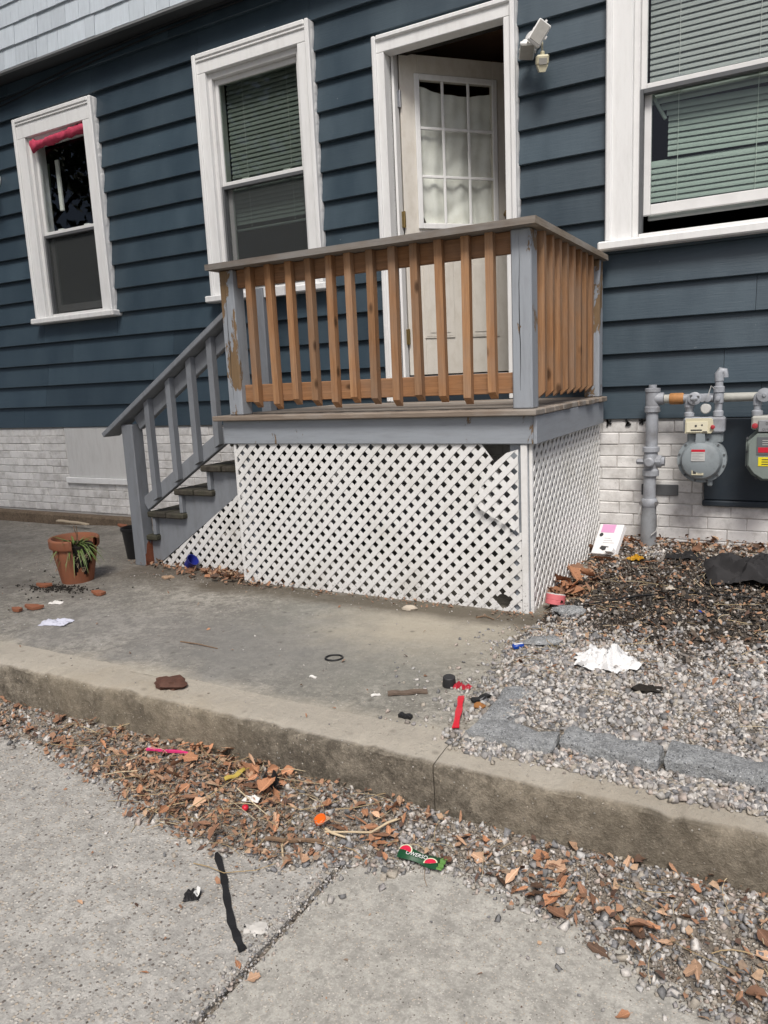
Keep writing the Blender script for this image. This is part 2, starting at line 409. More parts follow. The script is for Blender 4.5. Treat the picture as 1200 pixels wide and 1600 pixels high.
AGG = ((.10, .085, .075), (.34, .31, .27), (.48, .46, .42), (.42, .35, .27), (.60, .58, .53))
M_STREET = concrete('exposed_aggregate_street', (.40, .385, .355), (.47, .455, .42), AGG, .5, 120, (), .0, .92, .7, .005)
M_SLAB = concrete('broom_finished_slab', (.40, .385, .345), (.46, .445, .40), AGG, .22, 230, (), .0, .92, .45, .003)
M_PAD = concrete('old_pad_concrete', (.185, .172, .145), (.46, .435, .38), AGG, .05, 110,
    ((-2.3, -1.0, 2.0, 3.2, (.215, .215, .19), .6, .5, .5), (-1.75, -1.0, 2.55, 3.15, (.46, .41, .32), .6, .5, .3), (-3.3, -1.6, 1.95, 2.7, (.18, .175, .17), .55, .5, .4),
     (-9, -3.4, 1.9, 4.6, (.21, .195, .175), .4, 1.4, .5), (-2.9, -.9, 2.98, 3.2, (.09, .075, .055), .8, .12, .12), (-3.7, -2.6, 3.0, 3.6, (.10, .08, .06), .7, .3, .25),  # first patch paints the left pad's shade; the others darken lattice and step feet
     (-4.2, -3.3, 2.55, 2.85, (.09, .08, .07), .5, .2, .2), (-9, -.3, 1.7, 1.98, (.52, .47, .38), .55, .12, .15)), .45, .93, .7, .005)
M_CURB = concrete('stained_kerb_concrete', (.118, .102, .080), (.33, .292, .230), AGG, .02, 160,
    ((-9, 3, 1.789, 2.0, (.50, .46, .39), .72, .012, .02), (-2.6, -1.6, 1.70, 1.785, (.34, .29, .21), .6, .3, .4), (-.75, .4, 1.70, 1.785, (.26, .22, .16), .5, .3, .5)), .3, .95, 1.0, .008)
M_FOOT = concrete('brown_footing', (.16, .12, .085), (.22, .17, .12), None)
M_BED = concrete('gravel_bed_soil', (.22, .195, .165), (.31, .28, .24), AGG, .8, 70,
    ((-1.1, 1.2, 2.75, 4.6, (.085, .065, .048), .85, .6, .5), (-1.0, .6, 3.0, 4.05, (.018, .016, .014), .95, .5, .5), (-1.1, -.6, 3.2, 4.6, (.07, .045, .03), .8, .3, .3), (-.9, 1, 4.2, 4.6, (.10, .065, .045), .7, .2, .2)), .4, 1, 1.0, .012)
M_GUTTER = concrete('gutter_dirt', (.24, .205, .165), (.36, .32, .27), AGG, .7, 110, (), .4, 1, 1.0, .01)
M_ASPH = plain('asphalt', (.06, .06, .06), .9, .2, 60, .5)
GRAVC = [(.42, .40, .37), (.30, .29, .28), (.55, .52, .48), (.23, .23, .235), (.47, .40, .35), (.36, .34, .33), (.64, .61, .57), (.28, .25, .22), (.40, .36, .30), (.50, .49, .47), (.18, .18, .18)]
M_GRAV = island('grey_gravel', GRAVC)
M_FINE = island('brown_grey_fines', [(.20, .165, .13), (.13, .105, .08), (.30, .27, .23), (.24, .20, .165), (.38, .35, .31), (.09, .075, .06)])
M_GRAVD = island('sooty_gravel', [(.03, .027, .024), (.07, .06, .05), (.13, .11, .09), (.045, .038, .033), (.20, .18, .16), (.022, .02, .018), (.10, .075, .055), (.055, .045, .036)])
M_CRUMB = island('leaf_crumbs', [(.34, .18, .105), (.20, .11, .065), (.40, .22, .13), (.12, .07, .05), (.46, .31, .20), (.32, .18, .11), (.28, .205, .145)])
M_STRAW = island('dry_straw', [(.48, .38, .22), (.38, .28, .15), (.56, .47, .31), (.28, .19, .11)])
def _leafmat(name, a, b):
    k = NT(name); f = k.noise(40, 5, .7); c = k.mix(k.ramp(f, ((.3, 0.0), (.7, 1.0))), a, b)
    tc = k.n('TexCoord'); sx = k.n('SeparateXYZ'); k.l(tc.outputs['Object'], sx.inputs[0]); ay = k.math('ABSOLUTE', sx.outputs[1])
    vn = k.math('FRACT', k.math('MULTIPLY', k.math('ADD', sx.outputs[0], k.math('MULTIPLY', ay, -.7)), 7.0))
    c = k.mix(k.ramp(vn, ((.0, .28), (.10, 0.0))), c, tuple(x*.4 for x in a)); c = k.mix(k.ramp(ay, ((.012, .55), (.03, 0.0))), c, tuple(min(1, x*1.5) for x in b))
    sp = k.noise(9, 5, .7); c = k.mix(k.ramp(sp, ((.55, 0.0), (.7, .7))), c, tuple(x*.35 for x in a))
    c = k.val(c, .28); return k.out(c, .65, k.bump(k.noise(90, 3), .4, .001), .3)
M_LEAF = [_leafmat('russet_leaf', (.33, .15, .078), (.48, .245, .135)), _leafmat('brown_leaf', (.16, .085, .052), (.26, .14, .085)),
          _leafmat('tan_leaf', (.42, .26, .16), (.55, .36, .24)), _leafmat('dark_leaf', (.06, .038, .026), (.11, .065, .042))]
M_GRANITE = concrete('blue_grey_granite', (.27, .28, .28), (.46, .47, .47), ((.05, .055, .06), (.25, .26, .27), (.42, .43, .44), (.14, .145, .15), (.55, .56, .56)), .65, 200, (), .2, .85, .8, .006)
M_TWIG = plain('twig_bark', (.20, .13, .08), .8, .35, 60)
M_PALETWIG = plain('pale_twig', (.55, .44, .29), .8, .2, 60)
M_TREELEAF = island('tree_leaf', [(.05, .08, .025), (.035, .06, .02), (.07, .10, .03), (.045, .07, .03)], .5)
M_BARK = plain('tree_bark', (.10, .08, .06), .9, .3, 12, .8)

# ------------------------------------------------------------------ ground
PADZ = .187
def sm(t): t = max(0., min(1., t)); return t*t*(3-2*t)
def pad_z(x, y): return PADZ - .085*sm((-x-3.5)/2.8)*sm((y-2.6)/1.8) + .006*fb(x, y, 1.3, 3.) - .008*sm((y-1.9)/1.0)*0
def bed_edge(x, y): return sm((x+1.02+.10*fb(x, y, 2.5, 9.)-.10*sm((2.35-y)/.5))/.22)
def bed_z(x, y):
    a = bed_edge(x, y); return .165 + a*(.028+.075*sm((y-1.95)/2.4)) + .010*fb(x, y, 5., 5.)*a
GWX = [-6, -3.0, -2.565, -2.17, -1.77, -1.42, -1.2, -1.0, -.77, -.62, -.46, -.29, -.19, -.1, .3, 3]; GWY = [1.62, 1.60, 1.559, 1.531, 1.448, 1.366, 1.385, 1.472, 1.555, 1.545, 1.51, 1.454, 1.40, 1.38, 1.36, 1.36]
def gutter_w(x): return float(np.interp(x, GWX, GWY))
def edge_y(x): return gutter_w(x)+.065+.02*fb(x, 0, 4, 7.)
def gut_z(x, y): return -.004 + .042*sm((y-edge_y(min(max(x, -4), 3))+.03)/.28) + .007*fb(x, y, 9., 1.)*sm((y-gutter_w(x)-.03)/.08) - .03*(1-sm((y-gutter_w(x)+.01)/.05))
def grid(name, mat, xs, ys, fz):
    xs, ys = list(xs), list(ys); W = len(xs); mb = MB()
    mb.add([(x, y, fz(x, y)) for y in ys for x in xs], [(j*W+i, j*W+i+1, (j+1)*W+i+1, (j+1)*W+i) for j in range(len(ys)-1) for i in range(W-1)])
    return struct(mb.build(name, mat, None, 60, False))
ground = struct(MB().add([(-150, -150, -.05), (150, -150, -.05), (150, 150, -.05), (-150, 150, -.05)], [(0, 1, 2, 3)]).build('ground', M_ASPH, None, None, False))
L = np.linspace
def slab(name, mat, x0, x1, y0, y1, jag):
    mb = MB(); nx = int((x1-x0)/.03); xs = L(x0, x1, nx) if nx < 400 else np.unique(np.concatenate((L(x0, -3.5, 40), L(-3.5, x1, 120))) if x0 < -3 else np.concatenate((L(x0, 1.2, 110), L(1.2, x1, 40))))
    edge = [(x, edge_y(min(max(x, -4), 3))) for x in xs]
    poly = [(x0, y0), (x1, y0)]+[e for e in edge[::-1]]
    mb.prism(poly, 2, -.12, 0.0); return struct(mb.build(name, mat, None, None, False))
slab('street_slab', M_STREET, -9.0, -1.023, -12, 1.47, 1)
slab('smooth_street_slab', M_SLAB, -1.003, 6.0, -12, 1.44, 1)
grid('gutter', M_GUTTER, L(-7, 3, 220), L(1.15, 1.80, 36), gut_z)
joint = struct(MB().box(-1.03, -.99, -12, 1.5, -.1, -.012).build('slab_joint', M_GUTTER, None, None, False))
grid('pad', M_PAD, np.concatenate((L(-10, -4.2, 30), L(-4.1, 3, 140))), L(1.93, 4.6, 60), pad_z)
grid('gravel_bed', M_BED, L(-1.35, 3, 150), L(1.96, 4.6, 90), bed_z)
def kerb(x0, x1):
    prof = [(1.783, -.1), (1.776, .03), (1.772, .10), (1.773, .166), (1.778, .180), (1.793, .1875), (1.86, .190), (1.96, .189)]
    xv = [x0+(x1-x0)*i/240 for i in range(241)] if False else sorted(set([x0, x1]+[v for v in (list(L(-10, -3.2, 120))+list(L(-3.2, .6, 420))+list(L(.6, 3, 40))) if x0 < v < x1])); n = len(xv)-1; mb = MB(); vs = []
    for i in range(n+1):
        x = xv[i]
        for j, (y, z) in enumerate(prof):
            a = .009 if 2 <= j <= 5 else .003
            vs.append((x, y+a*fb(x*1.0, j*.35, 6, 4.)+.010*fb(x, 3, .6, 1.), z+a*.7*fb(x, j*.35, 7, 8.)+(.003*fb(x, j*.2, 34, 3.) if j > 1 else 0) - (.018*max(0, fb(x, 1, 5, 6.)-.35) if j in (3, 4, 5) else 0) - (.034*max(0, mnoise.noise(Vector((x*11, 5, 2)))-.30) if j in (4, 5) else 0)))
    P = len(prof); fs = [(i*P+j, (i+1)*P+j, (i+1)*P+j+1, i*P+j+1) for i in range(n) for j in range(P-1)]
    fs += [tuple(range(P))[::-1], tuple(range(n*P, n*P+P))]
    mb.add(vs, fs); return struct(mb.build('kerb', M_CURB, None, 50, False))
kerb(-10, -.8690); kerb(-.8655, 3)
# hairline crack filler (the joint runs on over the top of the kerb as a crooked crack)
box('footing', M_FOOT, None, -10, -3.3, 4.41, 4.515, .0, .200, .012)['kind'] = 'structure'

# ------------------------------------------------------------------ house
house = thing('house', 'dark navy clapboard house with white trimmed windows on a white painted brick base', 'house', (-2.2, 4.5, .19))
W1 = (-5.90, -4.94, 1.89, 3.565); W2 = (-3.885, -2.88, 1.90, 3.60); W3 = (-.985, .10, 1.93, 3.62); DR = (-2.42, -1.50, 1.10, 3.37)
OPEN = [W1, W2, W3, DR]
Z0, EXP = .983, .1866; XL, XR = -9.0, 2.2
TOPZ = 3.875
def siding_piece(xa, xb, za, zb, k):
    zk = Z0+k*EXP; full = EXP+.018
    yf = lambda z: 4.499+.033*(z-zk)/full            # front face leans in towards the top
    x0, x1 = xa+.001, xb-.001
    prof = [(yf(za), za+.004), (yf(za)+.004, za), (4.538, za), (4.538, zb), (yf(zb), zb)]
    return MB().prism(prof, 0, x0, x1).build('siding_board', M_SIDING, house)
k = 0
rs = random.Random(3)
while Z0+k*EXP < TOPZ:
    za, zb = Z0+k*EXP, min(Z0+(k+1)*EXP-.0005, TOPZ)
    segs = [(XL, XR)]; parts_ = []
    for (a, b, c, d) in OPEN:
        if d <= za+.004 or c >= zb-.004: continue
        a2, b2 = a+.02, b-.02; new = []
        for (s, e) in segs:
            if b2 <= s or a2 >= e: new.append((s, e)); continue
            if a2 > s: new.append((s, a2))
            if b2 < e: new.append((b2, e))
        segs = new
        if c > za+.012: parts_.append((a2, b2, za, c+.012))
        if d < zb-.012: parts_.append((a2, b2, d-.012, zb))
    for (s, e) in segs:
        cuts = [s]
        if e-s > 2.6:
            p = s+rs.uniform(.6, 1.8)
            while p < e-.7: cuts.append(p); p += rs.uniform(1.1, 2.4)
        elif s > -1.1 and e-s > 1.6: cuts.append(s+rs.uniform(.35, .8))
        cuts.append(e)
        for a, b in zip(cuts, cuts[1:]): siding_piece(a, b, za, zb, k)
    for q in parts_: siding_piece(*q, k)
    k += 1
# sheathing behind the boards, with the openings left free
def wall_fill(name, mat, y0, y1, z0, z1, opens, x0, x1, parent):
    mb = MB(); xs = sorted({x0, x1, *[v for o in opens for v in o[:2]]}); zs = sorted({z0, z1, *[min(max(v, z0), z1) for o in opens for v in o[2:]]})
    for a, b in zip(xs, xs[1:]):
        for c, d in zip(zs, zs[1:]):
            if d-c < 1e-6: continue
            mx, mz = (a+b)/2, (c+d)/2
            if any(o[0] < mx < o[1] and o[2] < mz < o[3] for o in opens): continue
            mb.box(a, b, y0, y1, c, d, 0)
    return mb.build(name, mat, parent)
inset = [(a+.09, b-.09, c+.05, d-.12) for (a, b, c, d) in (W1, W2, W3)]+[(-2.345, -1.572, 1.10, 3.30)]
wall_fill('sheathing', M_INT, 4.540, 4.66, .99, 4.6, inset, XL, XR, house)
# closed rooms behind the wall
box('room_back', M_INT, house, XL, XR, 7.0, 7.05, .9, 4.6, 0)
box('room_ceiling', M_INT, house, XL, XR, 4.67, 7.0, 3.85, 3.9, 0)
box('room_floor', M_INT, house, XL, XR, 4.67, 7.0, 1.2, 1.255, 0)
for xw in (XL, -4.5, -2.75, -1.2, XR): box('room_wall', M_BROWN if xw in (-2.75, -1.2) else M_INT, house, xw-.03, xw+.03, 4.67, 7.0, 1.256, 3.849, 0)
box('hall_wall', M_BROWN, house, -2.7, -1.25, 6.2, 6.25, 1.256, 3.849, 0)
box('hall_ceiling', M_BROWN, house, -2.7, -1.25, 4.68, 6.19, 3.50, 3.52, 0)

# painted brick base
MORT_Y = 4.5185
wall_fill('mortar_wall', M_MORTAR, MORT_Y, 4.66, -.1, .988, [], XL, XR, house)
PANL = (-5.78, -4.83, .474, .985); PANR = (-.437, 1.6, .488, .985)
CO = .0690; BL, BH = .1995, .0652
brick_meshes = {}
def brick(xa, xb, zc):
    Lx = round(xb-xa, 3)
    if Lx < .02: return
    key = (Lx, rs.randrange(3)) if abs(Lx-BL) < .002 else (Lx, 0)
    if key not in brick_meshes:
        mb = MB().box(-Lx/2, Lx/2, -.02, .02, -BH/2, BH/2, .004)
        mb.v = [(a+rs.uniform(-.0012, .0012), b+rs.uniform(-.0008, .0008), c+rs.uniform(-.0012, .0012)) for a, b, c in mb.v]
        brick_meshes[key] = mb.mesh('brick', M_BRICK)
    o = link('brick', brick_meshes[key], house, ((xa+xb)/2, 4.533+rs.uniform(-.003, .002), zc)); o.rotation_euler = (rs.uniform(-.012, .012), rs.uniform(-.006, .006), rs.uniform(-.008, .008))
def brick_field(x0, x1, opens, make):
    for r in range(12):
        zc = .972-CO*(r+.5)
        if zc < .19: continue
        if r == 0: pass
        off = (.1015 if r % 2 else 0)+rs.uniform(-.012, .012)
        x = math.floor(x0/.203)*.203+off
        while x < x1:
            a, b = max(x, x0), min(x+BL, x1)
            spans = [(a, b)] if b > a else []
            for (oa, ob, oc, od) in opens:
                if oc < zc < od:
                    spans = [q for (s, e) in spans for q in ((s, min(e, oa-.004)), (max(s, ob+.004), e)) if q[1]-q[0] > .02]
            for q in spans: make(*q, zc)
            x += .203
brick_field(-6.95, -2.75, [PANL], brick)
brick_field(-1.05, .14, [PANR], brick)
far = MB()
def far_brick(a, b, zc): far.box(a, b, 4.513, 4.553, zc-BH/2, zc+BH/2, .003)
brick_field(XL, -6.952, [], far_brick); brick_field(-2.748, -1.052, [], far_brick); brick_field(.142, XR, [PANR], far_brick)
stuff(far.build('brickwork', M_BRICK, house))
# boarded basement openings
box('basement_board', M_PAINTBOARD, house, -5.775, -4.835, 4.508, 4.522, .535, .981, .004)
box('board_sill', M_TRIM, house, -5.80, -4.82, 4.488, 4.524, .480, .533, .004)
box('basement_panel', M_NAVY, house, -.435, 1.6, 4.486, 4.519, .526, .980, .004)
box('panel_sill', M_NAVY, house, -.442, 1.6, 4.472, 4.520, .491, .523, .006)
pa, pb = on_y(1029, 766, 4.5), on_y(1058, 783, 4.5)
box('steel_patch', M_PATCH, house, -.775, -.572, 4.500, 4.512, .540, .603, .003)
for (px, py) in ((981, 660), (1004, 658), (950, 660)):
    p = on_y(px, py, 4.51); mb = MB()
    for q in range(5):
        a = rs.uniform(0, 6.28); mb.box(-.004, .022, -.003, .003, -.005, .006, .001, Matrix.Translation(p+Vector((0, -.002, 0))) @ Matrix.Rotation(a, 4, 'Y'))
    mb.build('torn_wire_hole', M_BLACK, house)
# shingled upper storey jutting over the wall
OH = 4.34
box('soffit', M_SOFFIT, house, XL, XR, OH+.012, 4.54, 3.884, 3.902, 0)
box('upper_wall', M_SHINGLE, house, XL, XR, OH+.03, 4.66, 3.9025, 8.2, 0)
box('drip_strip', M_DARKTRIM, house, XL, XR, OH-.004, OH+.028, 3.866, 3.883, .002)
SH = .152
shm = {}
def shingle(x, wdt, k):
    key = round(wdt, 2)
    z0 = 3.884+k*SH+rs.uniform(-.0015, .0015)
    prof = [(OH-.004, 0), (OH+.010, SH+.02), (OH+.022, SH+.02), (OH+.014, 0)]
    if key not in shm:
        shm[key] = MB().prism([(y-OH, z) for y, z in prof], 0, -key/2+.0015, key/2-.0015).mesh('shingle', M_SHINGLE)
    link('shingle', shm[key], house, (x+wdt/2, OH-.006*0+rs.uniform(-.002, .002), z0))
for kk in range(5):
    x = -7.0+rs.uniform(0, .1)
    while x < -3.2+.2*kk*0:
        wd = rs.choice((.10, .12, .13, .15, .16, .18)); shingle(x, wd, kk); x += wd
fs_ = MB()
for kk in range(27):
    for (a, b) in (((XL, -7.02), (-3.02, XR)) if kk < 5 else ((XL, XR),)):
        x = a
        while x < b-.05:
            wd = rs.choice((.14, .18, .22, .26)); z0 = 3.884+kk*SH
            fs_.prism([(OH-.004, z0), (OH+.010, z0+SH+.005), (OH+.022, z0+SH+.005), (OH+.014, z0)], 0, x+.0015, min(x+wd, b)-.0015); x += wd
stuff(fs_.build('shingle_cladding', M_SHINGLE, house))
# cables stapled below the soffit
def cable(dz):
    pts = [Vector((x, 4.488, 3.745+dz+.058*(x+6.07)+.012*math.sin(x*2.3))) for x in L(-7.5, -3.86, 30)]
    pts += [Vector((x, 4.488, 3.872+dz+.0*(x+3.86))) for x in L(-3.7, 2.0, 10)]
    return tag(MB().tube(pts, .0055, 6).build('cable', M_BLACK, None, 40), '%s of two thin dark cables running along the wall under the shingled overhang' % ('upper' if dz > 0 else 'lower'), 'cable', 'cables under the overhang')
cable(.012); cable(-.022)

# ------------------------------------------------------------------ windows
def caulk(xe, z0, z1, side, mb):
    zs = L(z0, z1, int((z1-z0)/.02)); vs = []
    for z in zs:
        ph = ((z-Z0) / EXP) % 1.0; wv = .003+.0035*ph*ph+.005*fb(z, side, 9, xe)
        vs += [(xe, 4.4735, z), (xe+side*max(.002, wv), 4.488+.012*ph, z), (xe+side*max(.002, wv), 4.52, z)]
    n = len(zs); fs = []
    for i in range(n-1):
        for j in (0, 1):
            q = (i*3+j, i*3+j+1, (i+1)*3+j+1, (i+1)*3+j); fs.append(q if side > 0 else q[::-1])
    mb.add(vs, fs)
def window(W, cw, head, meet, bottom, raised=0.0, screen=True, ws=.045, gm=None):
    xl, xr, zb, zt = W; st = zb+.048                    # st: top of the sill
    c = MB()
    c.box(xl+.012, xl+cw, 4.468, 4.56, st+.0005, zt-head, .004); c.box(xr-cw, xr-.012, 4.468, 4.56, st+.0005, zt-head, .004)
    c.box(xl+.012, xr-.012, 4.4685, 4.56, zt-head+.001, zt-.012, .004)
    c.box(xl, xl+.034, 4.452, 4.545, st+.001, zt, .008); c.box(xr-.034, xr, 4.452, 4.545, st+.001, zt, .008)
    c.box(xl+.0345, xr-.0345, 4.4525, 4.545, zt-.036, zt+.0005, .008)
    c.box(xl+.035, xr-.035, 4.459, 4.50, zt-.052, zt-.037, .004)
    caulk(xl+.001, st, zt-.01, -1, c); caulk(xr-.001, st, zt-.01, 1, c)
    win = c.build('window', M_TRIM, house)
    box('sill', M_TRIM, win, xl-.035, xr+.035, 4.425, 4.60, zb, st, .008)
    a, b = xl+cw, xr-cw; top = zt-head
    f = MB()                                              # blind stops and jambs
    f.box(a, a+.03, 4.500, 4.64, st+.001, top, .003); f.box(b-.03, b, 4.500, 4.64, st+.001, top, .003)
    f.box(a+.0305, b-.0305, 4.5005, 4.64, top-.04, top, .003); f.box(a+.0305, b-.0305, 4.52, 4.64, st+.0005, st+.03, .003)
    f.build('jamb', M_SASH, win)
    i0, i1 = a+.031, b-.031
    def sash(name, y, z0, z1, rail_b, rail_t, sw):
        s = MB(); s.box(i0, i0+sw, y, y+.03, z0, z1, .003); s.box(i1-sw, i1, y, y+.03, z0, z1, .003)
        s.box(i0+sw+.0004, i1-sw-.0004, y+.0004, y+.03, z0, z0+rail_b, .003); s.box(i0+sw+.0004, i1-sw-.0004, y+.0004, y+.03, z1-rail_t, z1, .003)
        s.build(name, M_SASH, win)
        return (i0+sw, i1-sw, z0+rail_b, z1-rail_t, y+.012)
    up = sash('upper_sash', 4.532, meet-.012, top-.041, .026, .034, ws*.6)
    lo = sash('lower_sash', 4.572, bottom+raised, meet+.02, .055, .03, ws)
    for g, mt in ((up, gm or M_GLASS), (lo, M_GLASSW)):
        MB().box(g[0]-.004, g[1]+.004, g[4], g[4]+.003, g[2]-.004, g[3]+.004, 0).build('pane', mt, win)
    t = MB(); t.box(i0-.002, i0+.016, 4.520, 4.57, st+.031, meet-.013, .002); t.box(i1-.016, i1+.002, 4.520, 4.57, st+.031, meet-.013, .002)
    t.box(i0+.0165, i1-.0165, 4.522, 4.566, meet-.036, meet-.0125, .002); t.build('storm_track', M_DALU, win)
    for q in (.25, .75):
        x = i0+(i1-i0)*q; box('sash_lock', M_WHITE if screen else M_ALU, win, x-.03, x+.03, 4.566, 4.598, meet+.0205, meet+.034, .003)
    if screen: MB().box(i0+.018, i1-.018, 4.548, 4.5495, st+.035, meet-.037, 0).build('screen', M_SCREEN if screen == 1 else M_SCREEN2, win)
    return i0, i1, st, top
w1 = window(W1, .125, .16, 2.635, 1.99, 0, 1)
w2 = window(W2, .105, .13, 2.725, 1.99, 0, 2, .045, M_GLASSM)
w3 = window(W3, .140, .15, 2.765, 2.01, .10, 0, .05)
# ---- blinds: every slat a piece of its own
def blind(label, x0, x1, y, z0, z1, pitch, warp=None, skip=None):
    b = thing('window_blind', label, 'blind', ((x0+x1)/2, y, z0), 'blinds behind the house windows')
    wd = pitch*1.42; th = R_(66)
    me = MB(); W = (x1-x0)/2
    me.sheet(lambda u, v: (W*(2*u-1), (v-.5)*wd*math.cos(th)-.0045*math.sin(v*math.pi), (v-.5)*wd*math.sin(th)), 6, 4)
    mesh = me.mesh('slat', M_BLIND, 60)
    box('head_rail', M_BLIND, b, x0, x1, y-.018, y+.018, z1, z1+.03, .002)
    n = int((z1-z0)/pitch)
    for i in range(n):
        z = z1-pitch*(i+.6); dz, ry, cut = (warp(i, z) if warp else (0, 0, 0))
        if skip and skip(i): continue
        o = link('slat', mesh, b, ((x0+x1)/2+cut/2, y+rs.uniform(-.0015, .0015), z+dz), (0, ry+rs.uniform(-.002, .002), 0))
        if cut: o.scale = ((x1-x0-cut)/(x1-x0), 1, 1)
    box('bottom_rail', M_BLIND, b, x0, x1, y-.012, y+.012, z0-.02, z0-.006, .002)
    for q in (.22, .78):
        x = x0+(x1-x0)*q; MB().tube([(x, y-.014, z0), (x, y-.014, z1)], .0012, 4).build('cord', M_WHITE, b)
    return b
blind('closed pale green slatted blind behind the middle window over the porch rail', w2[0]+.02, w2[1]-.02, 4.635, 2.43, 3.42, .030)
def warp3(i, z):
    if i == 24: return (-.016, .028, .06)
    if 25 <= i <= 31: return (-.016, .030, .10 if i > 25 else .09)
    if i == 32: return (-.014, .02, .10)
    if 33 <= i <= 36: return (-.030, .012, 0)
    if i > 36: return (-.030, .004, 0 if i not in (40, 41) else .10)
    return (0, 0, 0)
blind('pale mint slatted blind with sagging broken slats behind the right window', w3[0]+.03, w3[1]-.02, 4.638, 2.11, 3.42, .030, warp3, lambda i: False)
wd_ = thing('blind_wand', 'slanting pale wand hanging behind the broken blind in the right window', 'blind wand', on_y(1030, 165, 4.628))
MB().tube([on_y(1017, 146, 4.624), on_y(1040, 186, 4.624)], .010, 8).build('rod', M_BLIND, wd_, 40)
# stick behind upper sash of the left window (wooden prop seen through the glass)
p0, p1 = on_y(88, 250, 4.66), on_y(90, 331, 4.66)
tag(MB().box(p0.x-.02, p0.x+.02, 4.655, 4.675, p1.z, p0.z, .003).build('curtain_strip', M_CURT, None), 'narrow pale strip hanging behind the glass of the left window', 'curtain')
p0, p1 = on_y(66, 250, 4.70), on_y(75, 350, 4.70)
tag(MB().sheet(lambda u, v: (p0.x-.06+.10*u+.03*v, 4.70+.012*math.sin(u*14), p1.z-.04+(p0.z-p1.z)*v), 16, 6).build('curtain', plain('green_grey_curtain', (.17, .20, .14), .9), None, 60), 'dull green curtain edge inside the left window', 'curtain')
# pink cloth rolled along the top of the left window
pts = []; q0, q1 = on_y(52, 229, 4.50), on_y(134, 198, 4.50)
mb = MB(); ns = 44; nr = 14
for i in range(ns+1):
    t = i/ns; p = q0.lerp(q1, t); r = .034+.004*math.sin(t*17+1)+.012*fb(t, 0, 6, 1.)+(.012 if t < .06 else 0)
    for j in range(nr):
        a = 2*math.pi*j/nr+t*5; rr = r*(1+.13*math.sin(3*a+t*16+2*math.sin(t*9))+.16*mnoise.noise(Vector((t*22, math.cos(a)*1.5, math.sin(a)*1.5))))
        mb.v.append((p.x+.004*math.sin(a*2), 4.498+rr*.75*math.cos(a), p.z+rr*math.sin(a)))
mb.f = [(i*nr+j, i*nr+(j+1) % nr, (i+1)*nr+(j+1) % nr, (i+1)*nr+j) for i in range(ns) for j in range(nr)]+[tuple(range(nr))[::-1], tuple(range(ns*nr, ns*nr+nr))]
tag(mb.build('rolled_cloth', M_PINKC, None, 80), 'twisted roll of pink cloth stuffed along the top of the left window', 'cloth')

# ------------------------------------------------------------------ door
d = MB(); xl, xr, zb, zt = DR
for (a, b) in ((xl, xl+.075), (xr-.066, xr)):
    d.box(a, b, 4.468, 4.56, 1.122, zt-.095, .004)
d.box(xl, xr, 4.4685, 4.56, zt-.0945, zt, .004)
d.box(xl-.004, xl+.026, 4.452, 4.545, 1.123, zt+.004, .007); d.box(xr-.026, xr+.004, 4.452, 4.545, 1.123, zt+.004, .007)
d.box(xl+.0265, xr-.0265, 4.4525, 4.545, zt-.026, zt+.0045, .007)
caulk(xl-.003, 1.13, zt-.01, -1, d); caulk(xr+.003, 1.13, zt-.01, 1, d)
casing = d.build('door_casing', M_TRIM, house)
j = MB(); j.box(-2.3445, -2.326, 4.5605, 4.62, 1.28, 3.33, .002); j.box(-1.591, -1.5725, 4.5605, 4.62, 1.28, 3.33, .002); j.box(-2.3255, -1.5915, 4.561, 4.62, 3.316, 3.33, .002)
j.build('jamb', M_TRIM, casing)
box('threshold', M_ALU, casing, -2.34, -1.575, 4.47, 4.66, 1.256, 1.284, .004)
box('step_riser', M_NAVY, casing, -2.345, -1.573, 4.515, 4.6, 1.10, 1.2555, .003)
TH = R_(47); HG = Vector((-2.316, 4.62, 1.293))
DM = Matrix.Translation(HG) @ Matrix.Rotation(TH, 4, 'Z')
dw, dh = .80, 2.02
lx0, lx1, lz0, lz1 = .124, .655, .985, 1.875           # glazed opening in door coordinates
m_ = MB()
m_.box(0, lx0, 0, .044, 0, dh, .003); m_.box(lx1, dw, 0, .044, 0, dh, .003)
m_.box(lx0+.0003, lx1-.0003, .0003, .044, lz1, dh, .003); m_.box(lx0+.0003, lx1-.0003, .0003, .044, 0, lz0, .003)
door = link('door', m_.mesh('door', M_DOOR), house, HG, (0, 0, TH)); 
def dpart(name, mb, mat, smooth=None): 
    o = bpy.data.objects.new(name, mb.mesh(name, mat, smooth)); COL.objects.link(o); o.parent = door; return o
q = MB()
for (a, b, c, e) in ((lx0-.028, lx0+.006, lz0-.03, lz1+.03), (lx1-.006, lx1+.028, lz0-.03, lz1+.03)): q.box(a, b, -.014, .0, c, e, .006)
q.box(lx0+.0065, lx1-.0065, -.0138, .0, lz1-.006, lz1+.03, .006); q.box(lx0+.0065, lx1-.0065, -.0138, .0, lz0-.03, lz0+.006, .006)
dpart('lite_frame', q, M_TRIM)
for xm in (.292, .476): dpart('muntin', MB().box(xm-.009, xm+.009, -.010, .004, lz0+.0065, lz1-.0065, .005), M_TRIM)
for zm in (2.873-1.293, 2.576-1.293): dpart('muntin', MB().box(lx0+.0065, lx1-.0065, -.0095, .0035, zm-.009, zm+.009, .005), M_TRIM)
cols = (lx0, .292, .476, lx1); rows = (lz0, 2.576-1.293, 2.873-1.293, lz1)
for a, b in zip(cols, cols[1:]):
    for c, e in zip(rows, rows[1:]): dpart('pane', MB().box(a+.004, b-.004, .010, .013, c+.004, e-.004, 0), M_GLASSD)
